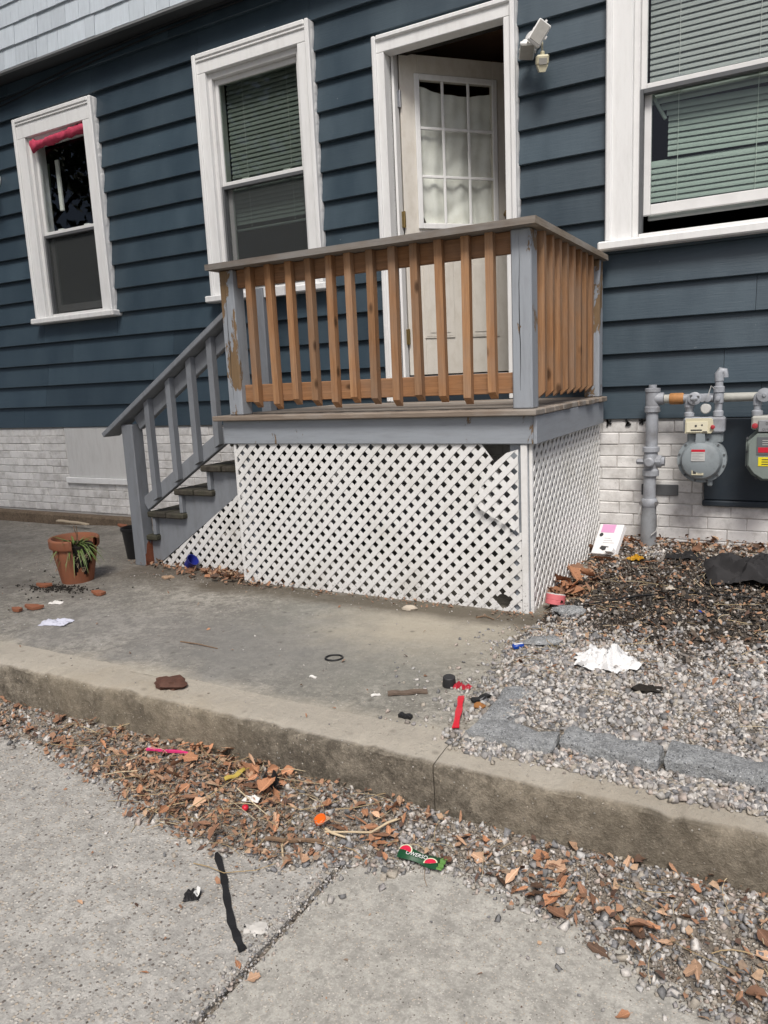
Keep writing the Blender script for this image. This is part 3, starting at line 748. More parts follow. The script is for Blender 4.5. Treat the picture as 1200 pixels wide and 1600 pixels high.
for (a, b) in ((.115, .335), (.45, .675)):
    o1 = MB(); 
    for (i, dpt) in ((0, -.006), (.03, -.009)):
        pass
    o1.box(a, b, -.007, 0, .245, .245+.52, .006); o1.box(a+.012, b-.012, -.0085, -.0072, .257, .753, .001); o1.box(a+.035, b-.035, -.012, -.0088, .28, .73, .005)
    dpart('panel', o1, M_DOOR)
for z_, mt in ((1.745, M_STEEL), (1.01, M_BRASS), (.257, M_BRASS)):
    hg = MB().box(-.024, .004, -.012, .010, z_-.05, z_+.05, .002); hg.tube([(-.006, -.012, z_-.052), (-.006, -.012, z_+.052)], .007, 8)
    dpart('hinge', hg, mt)
kn = MB().lathe([(.012, 0), (.012, -.03), (.026, -.038), (.028, -.055), (.018, -.066), (.002, -.068)], (.735, -.001, 1.06), 1, 14)
dpart('door_knob', kn, M_BRASS, 40)
# curtain sheet tacked behind the door glass
def cur(u, v):
    x = .09+.62*u; top = 1.86-.045*math.sin(u*math.pi)-.02*u; bot = .95
    z = bot+(top-bot)*v
    if v < .4 and u < .22: x += (.22-u)*.32*max(0, (.4-v)/.4)**1.5*1.4
    y = .040+.007*math.sin(u*19+v*2)+.006*math.sin(u*41+1.5*math.sin(v*5))*(1-v*.5)+.010*abs(math.sin((v*3.05+.25*math.sin(u*7))*math.pi))**8
    return (DM @ Vector((x, y, z)))
tag(MB().sheet(cur, 70, 60).build('door_curtain', M_CURT, None, 80), 'grey white sheet tacked up behind the nine panes of the open door', 'curtain')

# ------------------------------------------------------------------ porch
porch = thing('porch', 'small wooden porch with cedar balusters, grey posts and white lattice skirt below the open door', 'porch', (-1.87, 3.8, .187))
DZ = 1.12
DY0, DY1, NB = 3.118, 4.455, 9
bw = (DY1-DY0)/NB
for i in range(NB):
    a = DY0+i*bw; xe = -.972+rs.uniform(-.010, .010)
    mb = MB().box(-2.79+rs.uniform(-.006, .006), xe, a+.003, a+bw-.003, DZ-.028, DZ+rs.uniform(-.001, .001), .005)
    mb.build('deck_board', M_OLDX, porch)
box('fascia', M_GREYX, porch, -2.745, -1.0005, 3.160, 3.196, .966, DZ-.0285, .004)
M_GREYY = paint('grey_side_fascia_paint', (.30, .325, .355), .55, (.15, .15, .15), .35, .04, (.22, .15, .09), .70, (5, .6, 5), .6)
box('fascia', M_GREYY, porch, -1.0002, -.972-.012, 3.1605, 4.45, .966, DZ-.0287, .004)
box('fascia', M_GREYY, porch, -2.744, -2.71, 3.1965, 4.45, .966, DZ-.0287, .004)
for yj in (3.5, 3.9, 4.3): box('joist', M_GREYSHADE, porch, -2.70, -1.03, yj-.02, yj+.02, .96, DZ-.029, .003)
def newel(x, y, z0, z1, mat, wd=.09, crack=True, par=None, name='newel_post'):
    o = box(name, mat, par or porch, x, x+wd, y, y+wd, z0, z1, .006)
    if crack:
        mb = MB(); zs = L(z0+.08, z1-.03, 14); xc = x+wd*.42
        vs = []
        for i, z in enumerate(zs):
            t = i/13; xx = xc+.006*fb(z, 0, 6, x); hw = .0016*math.sin(math.pi*min(1, t*1.02+.05))+.0003
            vs += [(xx-hw, y-.0006, z), (xx+hw, y-.0006, z)]
        mb.add(vs, [(2*i, 2*i+1, 2*i+3, 2*i+2) for i in range(13)])
        c = mb.build('crack', M_BLACK, o)
    return o
CAPZ = 1.875
nr_ = newel(-1.095, 3.172, DZ, CAPZ, M_GREY); nl_ = newel(-2.70, 3.172, DZ, CAPZ, M_GREY)
newel(-1.072, 4.345, DZ, CAPZ, M_GREY, .085, False)
MB().prism([(-2.735, 3.108), (-.965, 3.108), (-1.105, 3.248), (-2.735, 3.248)], 2, CAPZ+.001, CAPZ+.030).build('rail_cap', M_CAPX, porch)
MB().prism([(-.9645, 3.1085), (-.9645, 4.462), (-1.1045, 4.462), (-1.1045, 3.249)], 2, CAPZ+.001, CAPZ+.0302).build('rail_cap', M_OLDY, porch)
box('top_rail', M_CEDARX, porch, -2.609, -1.096, 3.206, 3.242, 1.784, CAPZ, .003)
box('bottom_rail', M_CEDARX, porch, -2.609, -1.096, 3.206, 3.242, 1.188, 1.280, .003)
box('top_rail', M_CEDARY, porch, -1.062, -1.026, 3.263, 4.344, 1.784, CAPZ, .003)
box('bottom_rail', M_CEDARY, porch, -1.062, -1.026, 3.263, 4.344, 1.188, 1.280, .003)
def baluster_mesh(h, along):
    b = .0365; lo = .030
    if along == 0: prof = [(0, lo*1.0), (b, 0), (b, h), (0, h)]; mb = MB().prism(prof, 0, -b/2, b/2)     # (y, z)
    else: prof = [(-b, 0), (0, lo), (0, h), (-b, h)]; mb = MB().prism(prof, 1, -b/2, b/2)                 # (x, z)
    return mb.mesh('baluster', M_CEDAR)
BX = [-2.497, -2.365, -2.243, -2.124, -2.007, -1.897, -1.782, -1.664, -1.546, -1.424, -1.303, -1.186]
bmesh_ = [baluster_mesh(.717, 0), baluster_mesh(.729, 0), baluster_mesh(.708, 0)]
for i, x in enumerate(BX):
    h = (.717, .729, .708)[i % 3]
    link('baluster', bmesh_[i % 3], porch, (x*1.006+.004, 3.1665, CAPZ-h), (0, rs.uniform(-.008, .008), rs.uniform(-.05, .05)))
bside = baluster_mesh(.715, 1)
for i in range(8): link('baluster', bside, porch, (-.9865, 3.318+.1245*i, CAPZ-.715), (rs.uniform(-.006, .006), 0, rs.uniform(-.04, .04)))

# ---- lattice skirts
def clip_poly(poly, hp):
    out = []
    for i in range(len(poly)):
        a, b = poly[i], poly[(i+1) % len(poly)]
        da = hp[0]*a[0]+hp[1]*a[1]-hp[2]; db = hp[0]*b[0]+hp[1]*b[1]-hp[2]
        if da <= 0: out.append(a)
        if (da < 0) != (db < 0) and da != db:
            t = da/(da-db); out.append((a[0]+(b[0]-a[0])*t, a[1]+(b[1]-a[1])*t))
    return out
def half_planes(poly):
    """counter-clockwise convex polygon"""
    hp = []
    for i in range(len(poly)):
        (x0, y0), (x1, y1) = poly[i], poly[(i+1) % len(poly)]
        n = (y1-y0, -(x1-x0)); hp.append((n[0], n[1], n[0]*x0+n[1]*y0))
    return hp
PITCH_L, SW = .0497, .0256
def area(p): return abs(sum(p[i][0]*p[(i+1) % len(p)][1]-p[(i+1) % len(p)][0]*p[i][1] for i in range(len(p))))/2
def lattice(poly, to3, panel, t=.0035, hole=None, bend=None, jitter=0.0, ph=(0., 0.)):
    hp = half_planes(poly); cx = sum(p[0] for p in poly)/len(poly); cy = sum(p[1] for p in poly)/len(poly)
    s2 = math.sqrt(.5)
    for layer, (dx, dy) in enumerate(((s2, s2), (s2, -s2))):
        nx, ny = -dy, dx
        offs = [p[0]*nx+p[1]*ny for p in poly]; k0, k1 = math.floor(min(offs)/PITCH_L)-1, math.ceil(max(offs)/PITCH_L)+1
        for k_ in range(k0, k1):
            o = (k_+ph[layer])*PITCH_L+rs.uniform(-.0010, .0010)
            near = hole and abs(hole[0]*nx+hole[1]*ny-o) < hole[2]+SW
            jobs = []
            for sub in range(5 if near else 1):
                n_ = 5 if near else 1; lo_, hi_ = o-SW/2+SW*sub/n_, o-SW/2+SW*(sub+1)/n_
                if near:
                    (hx, hy, hr) = hole; dd = abs(hx*nx+hy*ny-(lo_+hi_)/2)
                    if dd < hr:
                        c = hx*dx+hy*dy; e = math.sqrt(hr*hr-dd*dd); jobs += [(lo_, hi_, -9., c-e), (lo_, hi_, c+e, 9.)]; continue
                jobs.append((lo_, hi_, -9., 9.))
            mb = MB(); y0 = layer*(t+.0002)
            for (lo_, hi_, a, b) in jobs:
                q = [(nx*w_+dx*tt, ny*w_+dy*tt) for w_, tt in ((lo_, a), (lo_, b), (hi_, b), (hi_, a))]
                for h_ in hp:
                    q = clip_poly(q, h_)
                    if len(q) < 3: break
                if len(q) < 3 or area(q) < (2e-5 if near else 2e-4): continue
                vs = [to3(p[0], p[1], y0) for p in q]+[to3(p[0], p[1], y0+t) for p in q]; n = len(q)
                mb.add(vs, [tuple(range(n)), tuple(range(n, 2*n))[::-1]]+[(i, i+n, (i+1) % n+n, (i+1) % n) for i in range(n)])
            if mb.v: mb.build('lattice_strip', M_LATT, panel)
# front skirt (torn at its upper right corner)
FX0, FX1, FZ0, FZ1 = -2.690, -1.032, .186, .9645
FYL = 3.172
pn = MB().box(FX1-.030, FX1, FYL-.004, FYL+.012, FZ0-.004, FZ1, .002)
panel = pn.build('lattice_panel', M_LATT, porch); box('lattice_edge', M_LATT, panel, FX0, FX0+.014, FYL-.003, FYL+.011, FZ0, FZ1, .002)
f3 = lambda x, z, y: (x, FYL+y, z)
lattice([(FX0+.014, FZ0), (FX1-.275, FZ0), (FX1-.275, FZ1), (FX0+.014, FZ1)], f3, panel)
lattice([(FX1-.275, FZ0), (FX1-.030, FZ0), (FX1-.030, FZ1-.40), (FX1-.275, FZ1-.40)], f3, panel, hole=(-1.155, .235, .034))
lattice([(FX1-.275, FZ1-.40), (FX1-.085, FZ1-.40), (FX1-.125, FZ1-.12), (FX1-.215, FZ1), (FX1-.275, FZ1)], f3, panel)
A = R_(7)
def f3b(x, z, y):                                           # the torn corner, bent forward and slipped
    dx, dz = x-FX1, z-(FZ1-.40); yy = FYL-.014-.10*max(0, -dx-.03)+y
    return (x-.004, yy, z-.016)
lattice([(FX1-.034, FZ1-.385), (FX1-.034, FZ1-.005), (FX1-.085, FZ1-.02), (FX1-.165, FZ1-.085), (FX1-.238, FZ1-.235), (FX1-.215, FZ1-.275)], f3b, panel, ph=(.18, .32))
# side skirt
SXL = -1.016
ps = MB().box(SXL-.013, SXL+.003, 3.186, 3.200, FZ0-.01, FZ1, .002).build('lattice_panel', M_LATT, porch)
lattice([(3.200, FZ0-.01), (4.50, FZ0+.02), (4.50, FZ1), (3.200, FZ1)], lambda y, z, o: (SXL-o, y, z), ps)
box('corner_post', M_GREY, porch, -1.118, -1.030, 3.188, 3.276, .187, .9655, .004)
box('rear_post', M_GREYSHADE, porch, -2.68, -2.60, 4.36, 4.44, .187, .9655, .004)
box('corner_post', M_GREYSHADE, porch, -2.672, -2.59, 3.188, 3.27, .187, .9655, .004)

# ------------------------------------------------------------------ steps
steps = thing('porch_steps', 'grey painted wooden steps with dark treads and a sloping handrail, left of the porch', 'steps', (-3.2, 3.8, .187))
RUN, RISE = .239, .1480; NX0, TZ0 = -3.755, .385
SY0, SY1 = 3.318, 4.34
noses = [(NX0+RUN*i, TZ0+RISE*i) for i in range(5)]
for i, (x, z) in enumerate(noses):
    if i == 0: MB().box(x+.154, x+.296, 3.275, 4.37, z-.036, z-.002, .007).build('tread', M_TREAD, steps)
    for (ya, yb) in ((3.272, 4.37),):
        if i == 0: continue
        mb = MB().box(x, x+.150, ya+rs.uniform(-.01, .01), yb, z-.036, z, .007); mb.build('tread', M_TREAD, steps)
        if i < 4 and i > 0: MB().box(x+.154, x+.296, ya+rs.uniform(-.014, .01), yb, z-.036, z-.002, .007).build('tread', M_TREAD, steps)
    box('riser', M_GREYSHADE, steps, x+.024+.14*(i == 0), x+.050+.14*(i == 0), 3.288, 4.35, max(.19, z-RISE+.001), z-.0365, .003)
def stringer(y0, y1):
    top = [(noses[0][0]+.191, .188)]
    for i, (x, z) in enumerate(noses): top += [(x+.051+.14*(i == 0), z-.037), (x+.051+RUN, z-.037)]
    top = top[:-1]+[(-2.747, noses[-1][1]-.037)]
    poly = top+[(-2.747, .70), (-3.50, .188)]
    return MB().prism(poly, 1, y0, y1).build('stringer', M_GREYSHADE, steps)
stringer(SY0, SY0+.04); stringer(SY1-.04, SY1)
fp = newel(-3.632, 3.245, .187, 1.075, M_GREYSHADE, .092, False, steps)
MB().prism([(3.250, .190), (3.334, .190), (3.332, .30), (3.318, .352), (3.306, .318), (3.290, .345), (3.272, .325), (3.262, .27), (3.252, .262)], 0, -3.5445, -3.5388).build('rot_patch', M_RED, fp)
def sloped(name, x0, z0, x1, z1, y0, y1, th, mat, c=.004):
    Lg = math.hypot(x1-x0, z1-z0); a = math.atan2(z1-z0, x1-x0)
    M = Matrix.Translation(((x0+x1)/2, (y0+y1)/2, (z0+z1)/2)) @ Matrix.Rotation(-a, 4, 'Y')
    return MB().box(-Lg/2, Lg/2, -(y1-y0)/2, (y1-y0)/2, -th/2, th/2, c, M).build(name, mat, steps)
SL = .61/.98
cap = lambda x: 1.010+SL*(x+3.75)                         # underside-ish line of the sloping cap
sloped('hand_rail', -3.765, cap(-3.765)+.012, -2.705, cap(-2.705)+.012, 3.212, 3.345, .030, M_GREYSHADE)
sloped('upper_rail', -3.54, cap(-3.54)-.064, -2.703, cap(-2.703)-.064, 3.290, 3.326, .085, M_GREYSHADE)
sloped('lower_rail', -3.54, .575, -2.745, .575+SL*.795, 3.290, 3.326, .085, M_GREYSHADE)
for x in (-3.405, -3.218, -3.044, -2.880):
    zb_ = .575+SL*(x+3.54)-.05; zt_ = cap(x)-.010
    MB().prism([(x-.019, zb_), (x+.019, zb_+.02), (x+.019, zt_+.012), (x-.019, zt_-.012)], 1, 3.250, 3.2885).build('baluster', M_GREYSHADE, steps)
newel(-3.425, 4.378, .187, 1.955, M_GREYSHADE, .082, False, steps)
box('rail_stub', M_SASH, steps, -3.342, -3.16, 4.39, 4.43, 1.885, 1.95, .003)
tp = MB().box(-3.44, -3.42, 3.347, 3.354, .19, .22, .001).build('lattice_panel', M_LATT, steps)
lattice([(-3.47, .192), (-2.72, .192), (-2.72, .69), (-2.76, .685)], lambda x, z, o: (x, 3.300+o-.004, z), tp)

# ------------------------------------------------------------------ flood light by the door
fl = thing('flood_light', 'twin head white flood light with a cream motion sensor on the wall beside the door', 'flood light', (-1.44, 4.5, 3.08))
bp = on_y(833, 62, 4.49)
MB().lathe([(.052, 0), (.052, -.018), (.040, -.034), (.012, -.036)], (bp.x, 4.512, bp.z), 1, 20).build('base', M_WHITE, fl, 40)
def head(c, up, fwd, w_, h_, dp):
    up = up.normalized(); fwd = (fwd-up*fwd.dot(up)).normalized(); sd = up.cross(fwd)
    M = Matrix(((sd.x, -fwd.x, up.x, c.x), (sd.y, -fwd.y, up.y, c.y), (sd.z, -fwd.z, up.z, c.z), (0, 0, 0, 1)))
    b = MB().box(-w_/2, w_/2, 0, .022, -h_/2, h_/2, .005, M)
    b.box(-w_*.36, w_*.36, .0222, dp, -h_*.36, h_*.36, .012, M)
    for s in (-1, 1): b.box(-.006, .006, .004, .02, s*h_/2-.001, s*h_/2+.012*s if s > 0 else s*h_/2+.001, .002, M) if s > 0 else None
    for s in (-1, 1): b.box(s*w_/2-.002, s*w_/2+.009, .004, .018, -.01, .01, .002, M)
    o = b.build('lamp_head', M_WHITE, fl)
    l_ = MB().box(-w_*.42, w_*.42, -.004, -.0005, -h_*.43, h_*.43, .002, M).build('lens', M_LENS, o)
    return M
c1 = on_y(843.5, 50.5, 4.33); t1 = on_y(852.5, 35, 4.33); b1 = on_y(834.5, 65.5, 4.30)
head(c1, (t1-b1), Vector((.30, -.85, -.42)), .078, .125, .06)
c2 = on_y(823, 82, 4.40)
head(c2, Vector((.25, -.55, .28)), Vector((.05, -.45, -.9)), .085, .11, .055)
MB().tube([(bp.x, 4.48, bp.z), c1+Vector((-.01, .07, .0))], .012, 8).build('arm', M_WHITE, fl, 40)
MB().tube([(bp.x-.01, 4.48, bp.z-.01), c2+Vector((0, .03, .03))], .012, 8).build('arm', M_WHITE, fl, 40)
s0, s1 = on_y(847, 66, 4.44), on_y(847.5, 86, 4.40)
MB().tube([(bp.x, 4.48, bp.z), s0, s1], .006, 8).build('stalk', M_CREAM, fl, 40)
sc_ = on_y(847, 98, 4.39)
Ms = Matrix.Translation(sc_) @ Matrix.Rotation(R_(25), 4, 'Z') @ Matrix.Rotation(R_(18), 4, 'X')
sn = MB().box(-.034, .034, -.03, .034, -.012, .038, .008, Ms); sn.prism([(-.030, -.012), (.030, -.012), (.016, -.045), (-.016, -.045)], 1, -.028, .030)
sn.v[-8:] = [tuple(Ms @ Vector(v)) for v in sn.v[-8:]]
sn.lathe([(.012, .037), (.012, .052), (.006, .056)], (0, 0, 0), 2, 10, True, Ms)
sns = sn.build('motion_sensor', M_CREAM, fl)
MB().box(-.022, .022, -.0335, -.030, -.010, .022, .002, Ms).build('sensor_lens', M_LENS, sns)
# lamp at the far left, cut by the frame
lp = on_y(-4, 287, 4.5)
wl = thing('wall_lamp', 'round white wall lamp left of the left window', 'wall lamp', lp)
MB().lathe([(.06, 0), (.06, -.02), (.02, -.03), (.02, -.05)], (lp.x-.02, 4.51, lp.z+.03), 1, 16).build('base', M_WHITE, wl, 40)
MB().tube([(lp.x-.02, 4.47, lp.z+.03), (lp.x-.01, 4.40, lp.z+.06), (lp.x+.005, 4.36, lp.z+.02), (lp.x+.02, 4.34, lp.z-.025)], [.028, .034, .042, .05], 14).build('shade', M_ALU, wl, 40)
MB().lathe([(.03, 0), (.042, -.02), (.03, -.045), (.004, -.052)], (lp.x+.022, 4.338, lp.z-.02), 2, 14).build('bulb', M_LENS, wl, 60)

# ------------------------------------------------------------------ gas pipe and meters
gp = thing('gas_pipe', 'grey gas riser with a valve, tee and pipe running right along the brick base', 'pipe', (-.71, 4.38, .25))
gy = 4.385
def cyl(name, prof, x, z=0., mat=M_GASP, par=gp, axis=2, n=20, y=gy, sm_=35): return MB().lathe(prof, (x, y, z), axis, n).build(name, mat, par, sm_)
cyl('sleeve', [(.045, .22), (.044, .44), (.040, .452), (.040, .49)], -.712, 0., paint('dirty_grey_sleeve', (.22, .23, .24), .6, (.06, .055, .05), .7, 0))
cyl('riser', [(.034, .45), (.034, .68)], -.710); cyl('riser', [(.033, .82), (.033, 1.04)], -.703)
cyl('clamp', [(.038, .49), (.044, .50), (.044, .53), (.038, .54)], -.710)
un = MB().lathe([(.038, .668), (.046, .672), (.046, .700), (.036, .712), (.042, .745), (.042, .765), (.036, .80), (.046, .808), (.046, .832), (.036, .836)], (-.706, gy, 0), 2, 16)
un.lathe([(.034, -.03), (.034, .055), (.026, .06), (.026, .074), (.010, .076)], (-.706, gy, .752), 0, 12)
un.lathe([(.028, -.03), (.028, -.062), (.020, -.068)], (-.706, gy, .752), 1, 12)
un.lathe([(.018, -.035), (.018, -.072), (.012, -.078)], (-.706, gy, .75), 0, 6)
un.build('shut_off_valve', M_GASP, gp, 30)
te = MB().lathe([(.036, 1.025), (.043, 1.03), (.043, 1.055), (.038, 1.06), (.038, 1.135), (.042, 1.14), (.042, 1.158), (.026, 1.160), (.022, 1.161), (.022, 1.178)], (-.702, gy, 0), 2, 18)
te.lathe([(.036, .01), (.034, .045), (.034, .06)], (-.702, gy, 1.10), 0, 16); te.build('tee', M_GASP, gp, 30)
for x_, ang in ((-.752, .4), (-.668, -.3)): MB().lathe([(.012, -.01), (.012, .01)], (x_, gy-.02, .515), 1, 6).build('bolt', M_STEEL, gp)
MB().tube([(-.668, gy-.02, .50), (-.655, gy-.03, .46), (-.652, gy-.03, .41), (-.665, gy-.04, .36), (-.69, gy-.05, .335)], .003, 6).build('tracer_wire', M_LABEL, gp, 60)
MB().tube([(-.752, gy-.02, .50), (-.762, gy-.03, .45), (-.762, gy-.02, .42)], .003, 6).build('tracer_wire', M_LABEL, gp, 60)
HZ = 1.098
cyl('pipe', [(.024, -.64), (.024, -.605)], 0, HZ, M_GASO, gp, 0)
cyl('coupling', [(.028, -.612), (.031, -.606), (.031, -.545), (.028, -.54)], 0, HZ, M_RUST, gp, 0)
cyl('pipe', [(.024, -.54), (.024, -.35)], 0, HZ, M_GASP, gp, 0); cyl('pipe', [(.0235, -.35), (.0235, 1.6)], 0, HZ, M_GASO, gp, 0)
def round_meter():
    x, z, y = -.430, .775, 4.300
    t = thing('gas_meter', 'round grey gas meter with a cream counter box, nearest the riser', 'gas meter', (x, y, z), 'gas meters on the brick base')
    bd = MB().lathe([(.002, -.085), (.06, -.083), (.092, -.070), (.102, -.052), (.104, -.03), (.122, -.028), (.124, -.012), (.124, .012), (.122, .02), (.104, .022), (.10, .05), (.09, .07), (.02, .075)], (x, y, z), 1, 40)
    bd.build('body', M_METER, t, 35)
    for i in range(12):
        a = 2*math.pi*(i+.5)/12; MB().lathe([(.006, -.034), (.006, -.028)], (x+.114*math.cos(a), y, z+.114*math.sin(a)), 1, 6).build('bolt', M_DALU, t)
    MB().box(x-.075, x+.10, y-.030, y+.06, z+.085, z+.148, .012).build('neck', M_METER, t); MB().prism([(x-.032, z+.06), (x+.022, z+.06), (x+.016, z+.148), (x-.026, z+.148)], 1, y-.066, y-.031).build('cover_strap', M_METER, t); box('foot_lug', M_METER, t, x+.03, x+.055, y-.02, y+.02, z-.142, z-.11, .006)
    ib = MB().box(-.524, -.322, y-.045, y+.055, .918, 1.002, .010).build('index_housing', M_GASP, t)
    cv = MB().prism([(-.512, .920), (-.384, .920), (-.372, .935), (-.378, .992), (-.388, .998), (-.510, .998)], 1, y-.066, y-.0455); cv.build('index_cover', M_CREAM, t)
    ip = MB().box(-.505, -.400, y-.071, y-.0665, .926, .982, .002).build('index_plate', plain('pale_index_plate', (.70, .66, .50), .4, .05), t)
    ft = y-.0722
    for (qx, qz, w_, h_) in ((-.458, .960, .010, .010), (-.428, .964, .008, .007), (-.455, .938, .055, .006), (-.414, .929, .022, .005)):
        MB().box(qx-w_/2, qx+w_/2, ft-.0006, ft+.0006, qz-h_/2, qz+h_/2, 0).build('print', M_PRINTD, ip)
    MB().lathe([(.011, 0), (.011, -.012), (.007, -.014)], (-.376, y-.064, .953), 1, 12).build('seal', M_REDDOT, t, 40)
    fy_ = y-.0855
    lb = MB().box(x-.045, x+.022, fy_-.002, fy_, z+.0, z+.062, .0005).build('rating_label', M_LABEL, t)
    MB().box(x-.045, x+.022, fy_-.003, fy_-.0022, z+.050, z+.062, 0).build('label_band', M_REDL, lb)
    for q in range(5): MB().box(x-.040, x+.015-(.02 if q % 2 else 0), fy_-.0028, fy_-.0022, z+.008+q*.008, z+.010+q*.008, 0).build('print', plain('grey_print', (.3, .3, .3)), lb)
    l2 = MB().box(x-.042, x+.016, fy_+.004, fy_+.008, z-.075, z-.045, .0005).build('cream_label', M_CREAM, t)
    for q in range(3): MB().box(x-.012, x+.008, fy_+.0032, fy_+.0038, z-.068+q*.007, z-.066+q*.007, 0).build('print', M_PRINTD, l2)
    MB().box(x-.036, x-.020, fy_+.0032, fy_+.0038, z-.068, z-.052, 0).build('print', M_PRINTD, l2)
    yy = y+.0
    inl = MB().tube([(-.500, 4.36, HZ), (-.500, yy, HZ-.01), (-.500, yy, HZ-.04)], .022, 12); inl.lathe([(.016, 1.02), (.016, 1.06)], (-.500, yy, 0), 2, 12)
    inl.lathe([(.016, 1.003), (.026, 1.006), (.026, 1.024), (.018, 1.03), (.022, 1.052), (.026, 1.056), (.026, 1.07)], (-.500, yy, 0), 2, 12); inl.build('inlet_pipe', M_GASP, t, 35)
    vl = MB().lathe([(.030, 0), (.034, -.004), (.034, -.024), (.028, -.028), (.008, -.030), (.008, -.036)], (-.473, yy-.012, HZ+.003), 1, 16); vl.box(-.49, -.456, yy-.05, yy-.037, HZ-.003, HZ+.009, .003); vl.build('inlet_valve', M_GASP, t, 35)
    for q in range(3):
        a = 2.1*q+.4; MB().box(-.473+.02*math.cos(a)-.007, -.473+.02*math.cos(a)+.007, yy-.0412, yy-.0395, HZ+.003+.02*math.sin(a)-.007, HZ+.003+.02*math.sin(a)+.007, .002).build('valve_slot', M_DALU, t)
    rg = MB().lathe([(.017, -.46), (.017, -.385)], (0, yy-.004, HZ+.002), 0, 12)
    for xx in (-.438, -.410): rg.lathe([(.019, 0), (.019, -.018), (.010, -.020)], (xx, yy-.012, HZ+.002), 1, 12)
    rg.build('regulator_body', M_GASP, t, 35)
    MB().lathe([(.024, .01), (.027, .0), (.027, -.014), (.022, -.020), (.003, -.021)], (-.418, yy-.006, HZ-.052), 1, 20).build('relief_cap', M_LABEL, t, 40)
    ox = -.358
    ou = MB().lathe([(.020, 1.003), (.026, 1.005), (.026, 1.030), (.019, 1.036), (.019, 1.07), (.024, 1.075), (.024, 1.125), (.019, 1.128), (.028, 1.130), (.028, 1.158), (.020, 1.162), (.020, 1.185), (.023, 1.188), (.023, 1.20)], (ox, yy, 0), 2, 14)
    ou.lathe([(.012, 0), (.012, -.034), (.006, -.036)], (ox, yy-.012, HZ), 1, 10)
    ou.tube([(ox, yy, 1.19), (ox, yy, 1.222), (ox+.010, yy, 1.238), (ox+.024, yy, 1.236), (ox+.030, yy, 1.215), (ox+.030, yy, 1.205)], [.022, .024, .023, .019, .014, .014], 12)
    ou.build('outlet_pipe', M_GASP, t, 35)
    MB().tube([(ox-.022, yy-.02, 1.15), (ox-.035, yy-.03, 1.165), (ox-.045, yy-.03, 1.13), (ox-.05, yy-.03, 1.105)], .0025, 5).build('seal_wire', M_LABEL, t, 60)
def square_meter():
    x, z, y = -.112, .80, 4.300
    t = thing('gas_meter', 'green grey gas meter with red and yellow stickers at the right edge', 'gas meter', (x, y, z), 'gas meters on the brick base')
    def oct(wd, hd, c): return [(x-wd+c, z-hd), (x+wd-c, z-hd), (x+wd-c*.4, z-hd+c*.4), (x+wd, z-hd+c), (x+wd, z+hd-c*.6), (x+wd-c*.6, z+hd), (x-wd+c*.6, z+hd), (x-wd, z+hd-c*.6), (x-wd, z-hd+c), (x-wd+c*.4, z-hd+c*.4)]
    b = MB().prism(oct(.108, .130, .075), 1, y-.012, y+.010); b.prism(oct(.096, .118, .07), 1, y-.062, y-.0125); b.prism(oct(.09, .112, .068), 1, y-.074, y-.0625); b.prism(oct(.096, .118, .07), 1, y+.0105, y+.07)
    b.build('body', M_METERG, t)
    for (qx, qz) in ((-.101, .09), (-.102, .02), (-.099, -.055), (-.055, -.118), (.02, -.123)):
        MB().lathe([(.007, -.022), (.007, -.013)], (x+qx, y, z+qz), 1, 6).build('bolt', M_DALU, t)
    MB().box(x-.075, x+.08, y-.03, y+.05, z+.1305, z+.19, .01).build('neck', M_METERG, t)
    ib = MB().box(x-.085, x+.10, y-.05, y+.05, .935, 1.005, .008).build('index_housing', M_GASO, t)
    ip = MB().box(x-.052, x+.09, y-.066, y-.0505, .925, .985, .003).build('index_plate', M_ALU, t)
    text('meter_digits', '0 1 4 7', .022, M_PRINTD, ip, (x+.012, y-.0668, .966), (R_(90), 0, 0)); text('meter_letters', 'CU FT', .014, M_PRINTD, ip, (x-.015, y-.0668, .938), (R_(90), 0, 0))
    MB().lathe([(.014, 0), (.014, -.014), (.009, -.016)], (x-.068, y-.05, .956), 1, 12).build('seal', M_REDDOT, t, 40)
    f_ = y-.0745
    pl = MB().box(x-.055, x+.065, f_-.003, f_, z+.01, z+.10, .001).build('name_plate', plain('dull_plate', (.12, .13, .135), .4), t)
    MB().box(x-.048, x+.06, f_-.0045, f_-.0032, z+.022, z+.048, .0005).build('red_sticker', M_REDL, pl)
    for q in range(3): MB().box(x-.03, x+.05, f_-.0040, f_-.0032, z+.060+q*.011, z+.063+q*.011, 0).build('print', M_LABEL, pl)
    ys = MB().box(x-.046, x+.06, f_-.002, f_, z-.048, z-.002, .0005).build('yellow_sticker', M_YEL, t)
    for q in range(3): MB().box(x-.03, x+.04-.02*(q % 2), f_-.0030, f_-.0022, z-.040+q*.012, z-.036+q*.012, 0).build('print', M_PRINTD, ys)
    px = x-.062
    il = MB().tube([(px, 4.365, HZ), (px, y, HZ-.005), (px, y, 1.06)], .022, 12); il.lathe([(.020, 1.003), (.027, 1.006), (.027, 1.028), (.018, 1.034), (.018, 1.06)], (px, y, 0), 2, 12)
    il.lathe([(.030, 0), (.035, -.004), (.035, -.026), (.010, -.030), (.008, -.036)], (px+.03, y-.012, HZ+.012), 1, 16); il.build('inlet_pipe', M_GASP, t, 35)
    ol = MB().lathe([(.02, 1.006), (.026, 1.01), (.026, 1.03), (.018, 1.036), (.018, 1.25)], (x+.075, y, 0), 2, 12); ol.build('outlet_pipe', M_GASP, t, 35)
round_meter(); square_meter()
# ------------------------------------------------------------------ ground litter helpers
def top_z(x, y):
    if y < 1.775: return max(0.0 if y < edge_y(x) else -9, gut_z(x, y))
    if y < 1.96: return .190
    return max(pad_z(x, y), bed_z(x, y))
def gpt(px, py, z=.19):
    for _ in range(6):
        p = on_z(px, py, z); z = top_z(p.x, p.y)
    return Vector((p.x, p.y, z))

